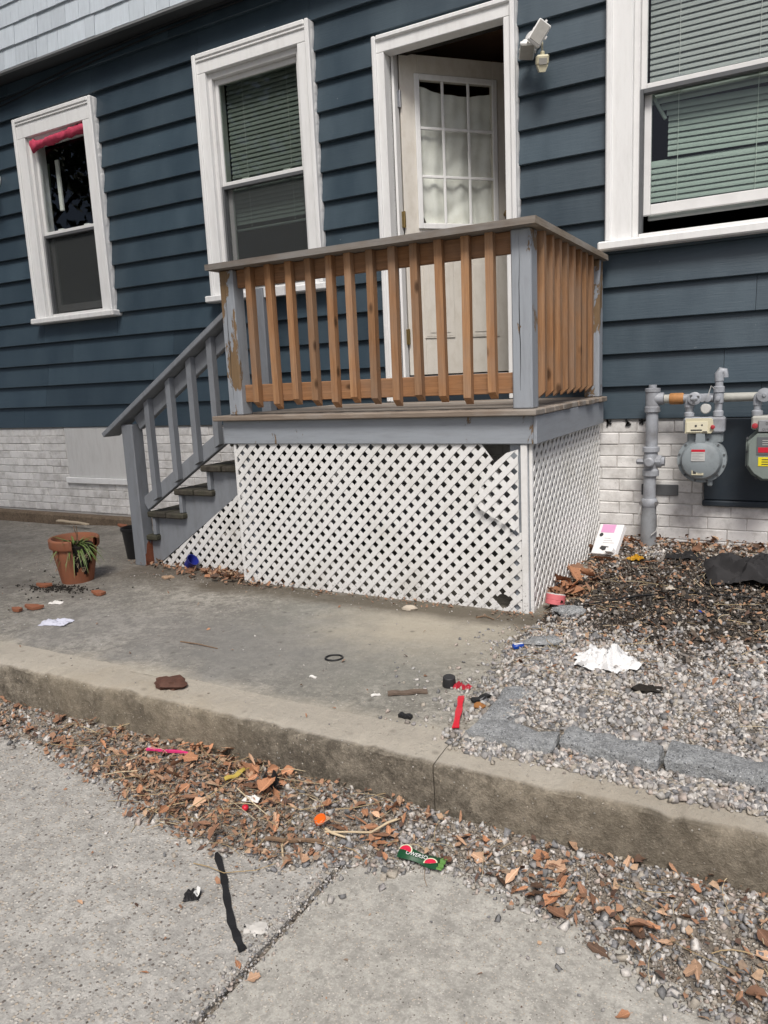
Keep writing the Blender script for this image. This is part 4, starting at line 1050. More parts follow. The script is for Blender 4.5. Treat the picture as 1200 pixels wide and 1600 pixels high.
# ------------------------------------------------------------------ granite edging
def granite(x0, x1, y0, y1, z0, z1, label, rot=0.0, seed=0):
    c = Vector(((x0+x1)/2, (y0+y1)/2, z0)); n = (26, 11, 9); bm_ = MB(); hx, hy, hz = (x1-x0)/2, (y1-y0)/2, z1-z0
    vs = {}; V = []; F = []
    def vid(i, j, k_):
        if (i, j, k_) not in vs:
            a, b, e = i/n[0]*2-1, j/n[1]*2-1, k_/n[2]
            p = Vector((a*hx, b*hy, e*hz)); q = 1-.05*(abs(a)**6*abs(b)**6)
            ed = max(abs(a)**8*abs(b)**8, abs(a)**8*e**8, abs(b)**8*e**8); p.x -= .004*ed*(1 if a > 0 else -1); p.y -= .004*ed*(1 if b > 0 else -1); p.z -= .005*ed*e
            nn = Vector((mnoise.noise(Vector((p.x*30+seed, p.y*30, p.z*30))), mnoise.noise(Vector((p.x*22, p.y*22+seed+9, p.z*22))), mnoise.noise(Vector((p.x*17, p.y*17, p.z*17+seed+3)))))
            vs[(i, j, k_)] = len(V); V.append(p+nn*.011)
        return vs[(i, j, k_)]
    for i in range(n[0]):
        for j in range(n[1]):
            F.append((vid(i, j, n[2]), vid(i+1, j, n[2]), vid(i+1, j+1, n[2]), vid(i, j+1, n[2])))
    for i in range(n[0]):
        for k_ in range(n[2]):
            F.append((vid(i, 0, k_), vid(i+1, 0, k_), vid(i+1, 0, k_+1), vid(i, 0, k_+1))); F.append((vid(i+1, n[1], k_), vid(i, n[1], k_), vid(i, n[1], k_+1), vid(i+1, n[1], k_+1)))
    for j in range(n[1]):
        for k_ in range(n[2]):
            F.append((vid(0, j+1, k_), vid(0, j, k_), vid(0, j, k_+1), vid(0, j+1, k_+1))); F.append((vid(n[0], j, k_), vid(n[0], j+1, k_), vid(n[0], j+1, k_+1), vid(n[0], j, k_+1)))
    bm_.add(V, F); o = link('granite_block', bm_.mesh('granite_block', M_GRANITE, 28), None, c, (0, 0, rot)); return tag(o, label, 'edging stone', 'granite edging stones round the gravel')
granite(-.835, -.570, 1.935, 2.045, .13, .221, 'granite edging stone at the rounded corner beside the red plastic strip', -.06, 1)
granite(-.562, -.282, 1.962, 2.070, .13, .229, 'middle granite edging stone with the rust brown leaf against its front', -.05, 2)
granite(-.274, .10, 1.975, 2.09, .13, .230, 'right granite edging stone running out of the picture', -.04, 3)
granite(-.845, -.735, 2.060, 2.36, .11, .205, 'half buried granite stone turning back from the corner towards the porch', .08, 4)

# ------------------------------------------------------------------ gravel
ICO_V = None
def ico():
    t = (1+5**.5)/2; v = np.array([(-1, t, 0), (1, t, 0), (-1, -t, 0), (1, -t, 0), (0, -1, t), (0, 1, t), (0, -1, -t), (0, 1, -t), (t, 0, -1), (t, 0, 1), (-t, 0, -1), (-t, 0, 1)], float)
    f = np.array([(0, 11, 5), (0, 5, 1), (0, 1, 7), (0, 7, 10), (0, 10, 11), (1, 5, 9), (5, 11, 4), (11, 10, 2), (10, 7, 6), (7, 1, 8), (3, 9, 4), (3, 4, 2), (3, 2, 6), (3, 6, 8), (3, 8, 9), (4, 9, 5), (2, 4, 11), (6, 2, 10), (8, 6, 7), (9, 8, 1)])
    return v/np.linalg.norm(v[0]), f
IV, IF = ico()
CV = np.array([(x, y, z) for x in (-.72, .72) for y in (-.72, .72) for z in (-.72, .72)])      # crushed stone: a knocked-about block
CF = np.array([(0, 1, 3), (0, 3, 2), (4, 6, 7), (4, 7, 5), (0, 4, 5), (0, 5, 1), (2, 3, 7), (2, 7, 6), (0, 2, 6), (0, 6, 4), (1, 5, 7), (1, 7, 3)])
def stones(name, P, S, mat, flat=.65):
    n = len(P)
    if n == 0: return None
    V = np.repeat(CV[None], n, 0)*(1+RNG.uniform(-.42, .18, (n, 8, 1)))+RNG.uniform(-.16, .16, (n, 8, 3))
    V *= RNG.uniform(.55, 1.25, (n, 1, 3))*np.array([1, 1, flat])
    q = RNG.normal(size=(n, 4)); q[:, 1:3] *= .55; q /= np.linalg.norm(q, axis=1)[:, None]
    a, b, c, d = q[:, 0], q[:, 1], q[:, 2], q[:, 3]
    M = np.stack([1-2*(c*c+d*d), 2*(b*c-a*d), 2*(b*d+a*c), 2*(b*c+a*d), 1-2*(b*b+d*d), 2*(c*d-a*b), 2*(b*d-a*c), 2*(c*d+a*b), 1-2*(b*b+c*c)], 1).reshape(n, 3, 3)
    V = np.einsum('nij,nkj->nki', M, V)*S[:, None, None]+P[:, None, :]
    F = (CF[None]+8*np.arange(n)[:, None, None]).reshape(-1, 3)
    return stuff(link(name, nmesh(name, V.reshape(-1, 3), F, mat)))
def scatter(n, x0, x1, y0, y1, dens):
    """random points kept by a density function"""
    x = RNG.uniform(x0, x1, n); y = RNG.uniform(y0, y1, n); k_ = np.array([dens(a, b) for a, b in zip(x, y)]) > RNG.uniform(0, 1, n)
    return x[k_], y[k_]
def lay(x, y, lift): return np.stack([x, y, np.array([top_z(a, b) for a, b in zip(x, y)])+lift], 1)
def soot(x, y):
    n1 = .35*fb(x, y, 2.2, 21.); return sm((.45*fb(x, y, 7., 4.)+.55-abs((x+n1+.35)/.9)**2-abs((y+n1*.8-3.62)/.95)**2)*2.2+.3)
def on_granite(x, y): return -.86 < x and 1.93 < y < 2.085
def d_grav(x, y):
    if on_granite(x, y): return 0
    e = bed_edge(x, y)
    v = e*(1-.62*sm((y-2.75-.3*fb(x, y, 2.5, 6.))/.6))
    return v*(1-soot(x, y)*.92)
x, y = scatter(46000, -1.15, .75, 2.05, 4.45, d_grav); S = np.clip(RNG.lognormal(math.log(.0075), .38, len(x)), .003, .017)
stones('gravel', lay(x, y, S*.25), S, M_GRAV)
x, y = scatter(26000, -1.15, .75, 2.0, 4.45, lambda a, b: 0 if on_granite(a, b) else bed_edge(a, b)); S = RNG.uniform(.0018, .0042, len(x))
stones('fine_gravel', lay(x, y, S*.3+.002), S, M_FINE)
x, y = scatter(9000, -1.3, .7, 1.2, 1.772, lambda a, b: sm((b-gutter_w(a))/.06)); S = RNG.uniform(.0018, .004, len(x))
stones('fine_gravel', lay(x, y, S*.3+.002), S, M_FINE)
x, y = scatter(16000, -1.1, .75, 2.5, 4.45, lambda a, b: soot(a, b)*bed_edge(a, b)); S = np.clip(RNG.lognormal(math.log(.006), .4, len(x)), .002, .014)
stones('sooty_gravel', lay(x, y, S*.25), S, M_GRAVD)
x, y = scatter(16000, .75, 2.2, 2.05, 4.45, d_grav); S = np.clip(RNG.lognormal(math.log(.008), .38, len(x)), .003, .017); stones('gravel', lay(x, y, S*.25), S, M_GRAV)
# stones spilled over the pad, the kerb top and in front of the granite
def d_spill(x, y):
    v = sm((x+1.30+.25*fb(x, y, 3, 31.))/.5)*(1-sm((y-2.95)/.2))*(.30+.3*fb(x, y, 6, 3.)) if y > 1.95 else 0
    if -.92 < x and 1.80 < y < 1.95: v = max(v, .95*sm((x+.95)/.15)*sm((y-1.835-.035*fb(x, 2, 5, 2.))/.05))
    return 0 if on_granite(x, y) else v
x, y = scatter(9000, -1.6, .6, 1.80, 3.0, d_spill); S = RNG.uniform(.0045, .011, len(x))
stones('spilled_gravel', lay(x, y, S*.3), S, M_GRAV)
x, y = scatter(6000, -.95, .6, 1.80, 1.975, lambda a, b: sm((a+.93)/.12)*sm((b-1.865+.05*sm((a+.7)/.9)-.035*fb(a, 2, 6, 2.))/.05)); S = np.clip(RNG.lognormal(math.log(.0075), .35, len(x)), .003, .014)
stones('kerb_gravel', lay(x, y, S*.4), S, M_GRAV)
x, y = scatter(2200, -4.5, -.9, 1.82, 3.15, lambda a, b: .10+.9*sm((b-2.98)/.1)); S = RNG.uniform(.0015, .005, len(x))
stones('pad_grit', lay(x, y, S*.3), S, M_GRAV)
def d_gut(x, y):
    lo = gutter_w(x)+.03*fb(x, 0, 7, 4.); t = sm((y-lo+.02)/.06)
    return t*(.30+.70*sm((x+1.35)/.4))*(.8+.6*fb(x, y, 6, 12.))+(0 if -1.45 < x < -1.0 and y < 1.37 else .03*sm((y-lo+.25)/.2))
x, y = scatter(24000, -3.6, .7, 1.15, 1.772, d_gut); S = np.clip(RNG.lognormal(math.log(.0068), .38, len(x)), .0025, .014)
stones('gutter_gravel', lay(x, y, S*.35), S, M_GRAV)
x, y = scatter(9000, .7, 2.2, 1.15, 1.772, d_gut); S = np.clip(RNG.lognormal(math.log(.0075), .38, len(x)), .0025, .014); stones('gutter_gravel', lay(x, y, S*.35), S, M_GRAV)
x, y = scatter(2600, -1.09, -.985, .3, 1.5, lambda a, b: .75*math.exp(-((a+1.02)/.028)**2)+.05); S = RNG.uniform(.0015, .006, len(x))
stones('joint_grit', lay(x, y, S*.3), S, M_GRAV)
x, y = scatter(700, -2.6, .3, .4, 1.5, lambda a, b: 0 if -1.42 < a < -1.02 and 1.05 < b < 1.42 else 1); S = RNG.uniform(.001, .0032, len(x))
stones('street_grit', lay(x, y, S*.3), S, M_GRAV)
x, y = scatter(6000, -4.2, -3.2, 2.45, 2.95, lambda a, b: math.exp(-((a+3.66-.9*(b-2.68))/.15)**2-((b-2.68)/.055)**2)*1.3+.006); S = RNG.uniform(.002, .008, len(x))
stones('spilled_soil', lay(x, y, S*.3), S, M_SOIL)

# ------------------------------------------------------------------ leaf crumbs, straw
def crumbs(name, x, y, s0, s1, lift, mat=None):
    n = len(x)
    if n == 0: return
    P = lay(x, y, 0); P[:, 2] += RNG.uniform(.001, lift, n); s = RNG.uniform(s0, s1, n); a = RNG.uniform(0, 6.283, n); tl = RNG.normal(0, .45, (n, 2))
    base = np.array([(-1, -.5, 0), (.1, -.6, .22), (1, -.1, -.1), (.6, .55, .15), (-.4, .6, -.12)])
    V = np.repeat(base[None], n, 0)*(1+RNG.uniform(-.4, .4, (n, 5, 3))); V[:, :, 1] *= RNG.uniform(.5, 1.2, (n, 1))
    V[:, :, 2] += V[:, :, 0]*tl[:, :1]+V[:, :, 1]*tl[:, 1:]
    c, s_ = np.cos(a)[:, None], np.sin(a)[:, None]
    X = (V[:, :, 0]*c-V[:, :, 1]*s_)*s[:, None]; Y = (V[:, :, 0]*s_+V[:, :, 1]*c)*s[:, None]; Z = V[:, :, 2]*s[:, None]
    Z -= np.minimum(Z.min(1), 0)[:, None]*.8
    V = np.stack([X, Y, Z], 2)+P[:, None]
    F = (np.array([(0, 1, 4), (1, 3, 4), (1, 2, 3)])[None]+5*np.arange(n)[:, None, None]).reshape(-1, 3)
    return stuff(link(name, nmesh(name, V.reshape(-1, 3), F, mat or M_CRUMB)))
def d_gl(x, y):
    lo = gutter_w(x)-.005+.05*fb(x, 0, 6, 14.); t = sm((y-lo+.02)/.08); pile = math.exp(-((x+1.68)/.36)**2)
    return t*(.42+.70*pile+.3*fb(x, y, 5, 2.))*(1-.50*sm((x+1.2)/.3))
x, y = scatter(17000, -3.6, .6, 1.2, 1.772, d_gl); crumbs('leaf_crumbs', x, y, .003, .012, .022)
x, y = scatter(5200, -1.02, .6, 2.9, 4.5, lambda a, b: max(math.exp(-((a+1.0+.12*(b-3.9))/.13)**2)*sm((b-3.2)/.3), math.exp(-((b-4.46)/.15)**2)*.9)); crumbs('leaf_crumbs', x, y, .005, .019, .035)
x, y = scatter(3200, -3.7, -2.3, 2.9, 3.32, lambda a, b: math.exp(-((b-3.27+.1*(a+3))/.09)**2)*(.35+.65*math.exp(-((a+2.85)/.22)**2))); crumbs('leaf_crumbs', x, y, .005, .018, .022)
x, y = scatter(1500, -2.7, -1.0, 2.98, 3.17, lambda a, b: math.exp(-((b-3.15)/.05)**2)*(.5+fb(a, b, 5, 2.))); crumbs('leaf_crumbs', x, y, .003, .010, .008)
x, y = scatter(260, -6.5, -.9, 1.85, 4.3, lambda a, b: .6); crumbs('leaf_crumbs', x, y, .003, .010, .004)
x, y = scatter(500, -1.0, .3, 2.1, 3.3, lambda a, b: .6); crumbs('leaf_crumbs', x, y, .003, .010, .006)
x, y = scatter(240, -2.6, .2, .5, 1.5, lambda a, b: .5); crumbs('leaf_crumbs', x, y, .002, .008, .004)
x, y = scatter(3000, -1.0, .5, 2.5, 4.4, lambda a, b: .25+.5*soot(a, b)); crumbs('leaf_crumbs', x, y, .004, .014, .012)
x, y = scatter(2600, -1.1, .4, 2.4, 4.2, lambda a, b: soot(a, b)); crumbs('char_flakes', x, y, .004, .016, .012, M_GRAVD)
def straw(name, x, y, l0, l1, r=.0011, lift=.012):
    mb = MB(); rr = random.Random(len(x))
    for a, b in zip(x, y):
        L_ = rr.uniform(l0, l1); t = rr.uniform(0, 6.28); bd = rr.uniform(-.9, .9); z = top_z(a, b)+rr.uniform(.003, lift); tz = rr.uniform(-.06, .10)
        pts = []
        px, py, ang = a, b, t
        for i in range(5): pts.append((px, py, z+tz*L_*i/4+.003*math.sin(i))); ang += bd*.35; px += math.cos(ang)*L_/4; py += math.sin(ang)*L_/4
        mb.tube(pts, r*rr.uniform(.6, 1.3), 3, False)
    return stuff(mb.build(name, M_STRAW, None, None, False))
x, y = scatter(520, -2.4, -.9, 1.36, 1.765, lambda a, b: sm((b-gutter_w(a))/.06)*(.3+.7*math.exp(-((a+1.6)/.28)**2))); straw('dry_grass', x, y, .04, .16, .0011, .03)
x, y = scatter(90, -.9, .5, 1.3, 1.765, lambda a, b: sm((b-gutter_w(a))/.06)); straw('dry_grass', x, y, .03, .14, .0011, .02)
x, y = scatter(330, -1.05, .3, 2.3, 3.4, lambda a, b: max(math.exp(-((a+.86)/.10)**2-((b-2.85)/.22)**2), .9*math.exp(-((a+.38)/.16)**2-((b-2.65)/.22)**2), .12)); straw('dry_grass', x, y, .04, .15, .0011, .015)
x, y = scatter(150, -.9, .5, 3.3, 4.45, lambda a, b: .3+.6*sm((b-4.1)/.2)); straw('dry_grass', x, y, .05, .20, .0012, .02)
x, y = scatter(240, -1.0, .5, 2.6, 4.1, lambda a, b: .35+.4*soot(a, b)); straw('dry_grass', x, y, .04, .14, .0013, .014)

# ------------------------------------------------------------------ dead leaves, one by one
def leaf_mesh(i):
    rr = random.Random(100+i); nl, ln, wd = 7, 1.0, rr.uniform(.30, .92); cu, bend, tw = rr.uniform(.05, .55), rr.uniform(-.35, .45), rr.uniform(-.6, .6)
    mb = MB(); torn = rr.random() < .5; vs = []
    for j in range(nl+1):
        t = j/nl; w_ = wd*(math.sin(math.pi*min(1, t*.93+.07))**.7)*rr.uniform(.58, 1.12)
        if torn and j == nl: w_ = wd*rr.uniform(.3, .7)
        for q in range(5):
            s_ = (q/2-1); jag = rr.uniform(-.05, .05)
            vs.append(((t-.5)*ln+jag*.7, s_*w_*.5+jag*.3, cu*.30*s_*s_*w_*2*(1+.4*math.sin(t*5))+bend*.35*(t-.5)**2*4*.5+tw*.22*(t-.5)*s_+rr.uniform(-.018, .018)))
    W_ = 5; mb.add(vs, [(j*W_+q, j*W_+q+1, (j+1)*W_+q+1, (j+1)*W_+q) for j in range(nl) for q in range(4)])
    mb.tube([(-.5, 0, vs[2][2]), (-.62, .02, .02), (-.75, .05, .03)], [.022, .015, .010], 4)
    lo = min(v[2] for v in mb.v); mb.v = [(a, b, c-lo) for a, b, c in mb.v]
    return mb
LEAF = {(i, m_): leaf_mesh(i).mesh('dead_leaf', M_LEAF[m_], 60) for i in range(9) for m_ in range(4)}
LEAF_N = [0]
rl = random.Random(77)
LCOL = ('russet', 'brown', 'tan', 'dark brown')
def leaf(x, y, size, label, group=None, mats=(0, 0, 1, 2, 3), lift=.004, tilt=.28, mi=None):
    LEAF_N[0] += 1
    mk_ = rl.choice(mats) if mi is None else mi
    if group: label = LCOL[mk_]+' '+label; group = LCOL[mk_]+' '+group
    o = link('dead_leaf', LEAF[(rl.randrange(9), mk_)], None, (x, y, top_z(x, y)+lift), (rl.gauss(0, tilt), rl.gauss(0, tilt), rl.uniform(0, 6.28)))
    o.scale = (size, size*rl.uniform(.75, 1.15), size*rl.uniform(.5, .95)); tag(o, label, 'leaf', group); return o
CLEAR = ((-.90, 4.0, .17), (-.93, 4.12, .14), (-.93, 3.22, .13), (-.83, 1.63, .07))
def leaves(n, x0, x1, y0, y1, dens, s0, s1, label, group, mats=(0, 0, 1, 2, 3), lift=(.003, .018), tilt=.3):
    k_ = 0
    for _ in range(n*60):
        if k_ >= n: break
        x, y = rl.uniform(x0, x1), rl.uniform(y0, y1)
        if any((x-a)**2+(y-b)**2 < r*r for a, b, r in CLEAR): continue
        if dens(x, y) > rl.random(): leaf(x, y, rl.uniform(s0, s1), label, group, mats, rl.uniform(*lift), tilt); k_ += 1
gl_in = lambda a, b: sm((b-gutter_w(a)-.01)/.04)
PILE = lambda a, b: gl_in(a, b)*(.35+.65*sm((b-1.50)/.12))
leaves(26, -2.30, -1.80, 1.48, 1.765, PILE, .022, .052, 'dead leaf in the gutter pile beside the pink straw', 'dead leaves beside the pink straw', (0, 0, 0, 1, 2), (.004, .03), .4)
leaves(62, -1.80, -1.36, 1.42, 1.765, PILE, .024, .062, 'dead leaf in the pile around the yellow wrapper', 'dead leaves around the yellow wrapper', (0, 0, 0, 1, 2), (.006, .04), .45)
leaves(26, -3.3, -2.30, 1.62, 1.768, gl_in, .03, .055, 'dead leaf in the thin litter line at far left', 'dead leaves at the far left of the gutter', (0, 1, 1, 3), (.003, .015))
leaves(24, -1.36, -1.02, 1.42, 1.765, gl_in, .024, .052, 'dead leaf on the gutter gravel near the orange cap', 'dead leaves near the orange cap', (0, 0, 2, 2, 1), (.006, .024), .35)
leaves(30, -1.02, -.66, 1.52, 1.765, gl_in, .022, .056, 'dead leaf on the gutter gravel near the candy wrapper', 'dead leaves around the candy wrapper', (0, 0, 2, 2, 1), (.006, .024), .35)
leaves(28, -.66, -.32, 1.48, 1.765, gl_in, .024, .058, 'dead leaf on the gutter gravel below the middle granite stone', 'dead leaves below the middle granite', (0, 0, 2, 2, 1, 3), (.006, .024), .35)
leaves(40, -.32, .30, 1.38, 1.765, gl_in, .024, .062, 'dead leaf on the gutter gravel at the lower right', 'dead leaves at the lower right', (0, 0, 2, 2, 1, 3), (.006, .024), .35)
leaves(44, -1.02, -.62, 3.3, 4.48, lambda a, b: math.exp(-((a+.97+.10*(3.9-b))/.12)**2), .05, .13, 'dead leaf heaped against the side lattice', 'dead leaves against the side lattice', (0, 0, 1, 1), (.01, .07), .5)
leaves(30, -.68, .45, 4.22, 4.48, lambda a, b: .4+.6*sm((b-4.3)/.15), .035, .075, 'dead leaf at the foot of the white brick below the meters', 'dead leaves under the meters', (0, 1, 1, 3), (.005, .03), .4)
leaves(26, -3.3, -2.68, 3.08, 3.29, lambda a, b: math.exp(-((a+2.85)/.25)**2), .035, .08, 'dead leaf by the stair lattice near the blue cup', 'dead leaves by the stair lattice', (0, 1, 1, 3), (.004, .03), .4)
def lone(px, py, s, label, mi=0, **k_):
    p = gpt(px, py); return leaf(p.x, p.y, s, label, None, mi=mi, **k_)
lone(593, 1382-0, .04, 'small dark leaf scrap at the edge of the smooth slab below the candy wrapper', 3, tilt=.1) if False else None
lone(600, 1188, .055, 'rust tan leaf lying against the front of the middle granite stone', 2) if False else None
p = gpt(897, 1180); leaf(p.x, p.y-.01, .075, 'long tan leaf lying in front of the middle granite stone', None, mi=2, tilt=.1)
p = gpt(690, 985); leaf(p.x, p.y, .05, 'orange leaf near the riser beside the yellow scrap', None, mi=0) if False else None
lone(822, 936, .07, 'russet leaf by the pink tape at the foot of the side lattice', 0) if False else None
lone(911, 1410, .060, 'pale tan upright leaf on the gutter gravel right of centre', 2)
lone(1073, 1436, .050, 'bright orange brown leaf at the right of the gutter', 0)
lone(937, 1488, .055, 'dark brown leaf on the edge of the smooth slab at lower right', 3)
lone(973, 1590, .030, 'small orange leaf on the smooth slab at the bottom edge', 0, tilt=.1)
lone(397, 1530, .028, 'tan leaf scrap on the slab joint at the bottom', 2, tilt=.1)
lone(372, 1510, .028, 'reddish leaf chip beside the slab joint under the black strip', 0, tilt=.1)
lone(226, 1522, .022, 'little reddish leaf chip alone on the rough slab', 0, tilt=.1)
lone(125, 1413, .020, 'tiny orange leaf alone on the rough slab at left', 2, tilt=.1)
lone(1008, 880, .09, 'large orange leaf at the edge of the black burnt patch', 0)
lone(1085, 877, .07, 'tan leaf on the gravel right of the riser', 2)

# ------------------------------------------------------------------ single pieces of litter
def on(px, py): return gpt(px, py)
def lump(name, p, sx, sy, sz, mat, rot=0., seed=0, rough=.25, sq=1.0):
    mb = MB(); nu, nv = 14, 8
    for j in range(nv+1):
        ph = -math.pi/2+math.pi*j/nv
        for i in range(nu):
            a = 2*math.pi*i/nu; c = abs(math.cos(ph))**sq; v = Vector((c*math.cos(a), c*math.sin(a), math.sin(ph)))
            r = 1+rough*mnoise.noise(v*2.3+Vector((seed, 0, 0)))+rough*.5*mnoise.noise(v*6+Vector((0, seed, 0))); v = v*r
            mb.v.append((v.x*sx, v.y*sy, (v.z+.55)*sz))
    mb.f = [(j*nu+i, j*nu+(i+1) % nu, (j+1)*nu+(i+1) % nu, (j+1)*nu+i) for j in range(nv) for i in range(nu)]
    return link(name, mb.mesh(name, mat, 40), None, p, (0, 0, rot))
def crumple(name, p, sx, sy, h, mat, rot=0., seed=0, n=16, edge=.18):
    def f(u, v):
        a, b = 2*u-1, 2*v-1; e = 1+edge*mnoise.noise(Vector((a*2, b*2, seed)))
        z = h*(.5+.9*mnoise.fractal(Vector((a*1.5+seed, b*1.5, 0)), .7, 2, 4))*(1-.7*max(abs(a), abs(b))**3)
        return (a*sx*e, b*sy*(1+edge*mnoise.noise(Vector((b*2, a*2, seed+5)))), max(.001, z))
    return link(name, MB().sheet(f, n, n).mesh(name, mat, 25), None, p, (0, 0, rot))
def strip(name, pix, wd, mat, lift=.004, thick=.002, z=None, taper=1.0):
    """flat ribbon following photo points on the ground"""
    P = [gpt(*q) for q in pix]; Q = []
    for i in range(len(P)-1):
        for t in range(4): Q.append(P[i].lerp(P[i+1], t/4))
    Q.append(P[-1]); vs = []
    for i, q in enumerate(Q):
        d_ = (Q[min(i+1, len(Q)-1)]-Q[max(i-1, 0)]); d_.z = 0; d_.normalize(); s_ = Vector((-d_.y, d_.x, 0))
        w_ = wd*(1 if 0 < i else taper)*(1+.18*math.sin(i*1.7)); zz = q.z+lift+.002*math.sin(i*1.3)
        for sg in (-1, 1): vs += [(q.x+s_.x*w_*sg/2, q.y+s_.y*w_*sg/2, zz+(.002 if sg > 0 else 0)), (q.x+s_.x*w_*sg/2, q.y+s_.y*w_*sg/2, zz+thick+(.002 if sg > 0 else 0))]
    n = len(Q); F = []
    for i in range(n-1):
        a, b = i*4, (i+1)*4
        F += [(a+1, b+1, b+3, a+3), (a, a+2, b+2, b), (a, b, b+1, a+1), (a+2, a+3, b+3, b+2)]
    F += [(0, 1, 3, 2), (4*n-4, 4*n-2, 4*n-1, 4*n-3)]
    return MB().add(vs, F).build(name, mat, None)
M_BLKS = plain('black_strip', (.014, .014, .015), .55, .3, 60, .4)
tag(strip('black_strip', [(338, 1334), (350, 1372), (354, 1402), (361, 1440), (371, 1468), (380, 1488)], .017, M_BLKS, .001, .003, None, .4), 'long black rubber strip lying on the rough street slab', 'strip')
tw = tag(crumple('crumpled_wrapper', on(300, 1402), .021, .017, .022, M_BLKS, .6, 3), 'small crumpled black and white wrapper on the rough slab left of the black strip', 'wrapper')
cw = MB().sheet(lambda u, v: (.004+.013*u+.006*math.sin(v*3), -.014+.026*v, .016+.006*math.sin(u*5+v*4)), 6, 6); o_ = bpy.data.objects.new('white_side', cw.mesh('white_side', M_WHITE, 30)); COL.objects.link(o_); o_.parent = tw
MPAPER = plain('dirty_white_paper', (.72, .70, .66), .8, .1, 40, .3)
tag(lump('plaster_lump', on(400, 1452), .030, .020, .0045, plain('dull_plaster', (.58, .56, .52), .9, .2, 60, .5), .3, 7, .75), 'whitish flattened lump on the rough slab beside the lower end of the black strip', 'lump')
tag(strip('pink_straw', [(230, 1180), (262, 1182), (298, 1187)], .008, plain('pink_plastic', (.62, .04, .17), .35, .05), .018, .006), 'bright pink drinking straw lying on the leaves against the kerb', 'straw')
tag(strip('yellow_wrapper', [(352, 1232), (370, 1226), (388, 1213)], .016, plain('yellow_plastic', (.48, .36, .08), .4, .25), .030, .003), 'yellow and white candy wrapper strip in the leaf pile', 'wrapper')
tag(crumple('black_bag_scrap', on(424, 1230), .032, .026, .05, M_BLKS, .3, 8), 'crumpled black plastic scrap in the gutter against the kerb', 'scrap')
tag(lump('white_chip', on(394, 1258), .024, .014, .014, MPAPER, .2, 5, .3, .6)if False else crumple('paper_scrap', on(394, 1259)+Vector((0, 0, .02)), .025, .014, .012, MPAPER, .25, 5), 'white paper scrap on the russet leaves in the gutter', 'paper')
tag(link('red_berry', MB().lathe([(.002, 0), (.008, .002), (.011, .008), (.008, .015), (.002, .017)], n=12).mesh('red_berry', M_REDL, 60), None, on(384, 1272)+Vector((0, 0, .012))), 'tiny red round bead under the white paper scrap', 'bead')
M_OR = plain('orange_plastic', (.80, .13, .01), .35, .05)
oc = tag(link('bottle_top', MB().lathe([(.0165, 0), (.018, .001), (.018, .010), (.016, .012), (.004, .0125)], n=24).mesh('bottle_cap', M_OR, 40), None, on(502, 1290)+Vector((0, 0, .014)), (.35, -.2, 0)), 'bright orange round plastic cap on the gutter gravel', 'cap')
tag(strip('stick', [(415, 1318), (450, 1321), (504, 1322)], .008, M_TWIG, .012, .006), 'straight brown stick lying across the gutter gravel', 'stick')
def twig(name, pix, r, mat, lift, label, cat='twig'):
    P = [gpt(*q)+Vector((0, 0, lift+.006*(i % 2))) for i, q in enumerate(pix)]
    return tag(MB().tube(P, [r*(1-.5*i/len(P)) for i in range(len(P))], 6).build(name, mat, None, 60), label, cat)
twig('twig', [(630, 1286), (606, 1298), (580, 1310), (545, 1312), (508, 1309)], .0042, M_PALETWIG, .018, 'pale bent twig on the gutter gravel above the orange leaves')
twig('twig', [(509, 1302), (520, 1312), (540, 1316)], .0042, M_PALETWIG, .014, 'short pale twig touching the left end of the bent twig')
twig('twig', [(441, 1323), (442, 1340), (444, 1356)], .0035, M_PALETWIG, .008, 'short pale twig hanging below the brown stick')
twig('straw_stem', [(303, 1352), (325, 1360), (350, 1367), (400, 1366), (432, 1352)], .0016, M_STRAW, .006, 'thin yellow grass stem curving across the black strip', 'grass stem')
twig('straw_stem', [(372, 1248), (398, 1275), (420, 1292)], .002, M_STRAW, .035, 'thin dry stem slanting down the leaf pile', 'grass stem')
twig('straw_stem', [(296, 1283), (340, 1258), (372, 1232)], .0018, M_STRAW, .04, 'thin dry stem rising across the leaf pile', 'grass stem')
twig('twig', [(232, 1288), (242, 1272), (251, 1262)], .003, M_TWIG, .006, 'short dark twig at the left edge of the leaf pile')
twig('straw_stem', [(1028, 1290), (1027, 1312), (1026, 1345)], .0014, M_STRAW, .004, 'dry stem hanging down the kerb face at right', 'grass stem') if False else None
# green melon print wrapper
wp_ = gpt(655, 1350)+Vector((0, 0, .018)); ax = gpt(684, 1358)-gpt(626, 1340); wr = math.atan2(ax.y, ax.x); wl_ = .118; wh = .034
wrp = thing('candy_wrapper', 'green candy wrapper printed with red melon slices and white letters in the gutter leaves', 'wrapper', wp_); wrp.rotation_euler = (.32, -.04, wr)
def wz(u): return .003*math.sin(u*7)+.004*math.sin(u*3+1)
def child(name, mb, mat, par, sm_=40):
    o = bpy.data.objects.new(name, mb.mesh(name, mat, sm_)); COL.objects.link(o); o.parent = par; return o
body = MB().sheet(lambda u, v: ((u-.5)*wl_, (v-.5)*wh*(1+.12*math.sin(u*9)), wz(u)+.006*math.sin(v*3.14)), 24, 8)
child('wrapper_foil', body, plain('dark_green_foil', (.012, .07, .028), .4, .2, 60, .3), wrp)
child('foil_end', MB().sheet(lambda u, v: (wl_*.5+.001+.016*u, (v-.5)*wh*1.1, wz(1)+.003+.003*math.sin(v*18)), 4, 14), plain('light_green_foil', (.13, .28, .07), .5, .3, 80), wrp)
def disc(cx, cy, rx, ry, a0, a1, dz, n=16): 
    pts = [(cx, cy)]+[(cx+rx*math.cos(a0+(a1-a0)*i/n), cy+ry*math.sin(a0+(a1-a0)*i/n)) for i in range(n+1)]
    zf = lambda x: wz(x/wl_+.5)+.0075
    return MB().add([(a, b, zf(a)+dz) for a, b in pts], [(0, i+1, i+2) for i in range(n)])
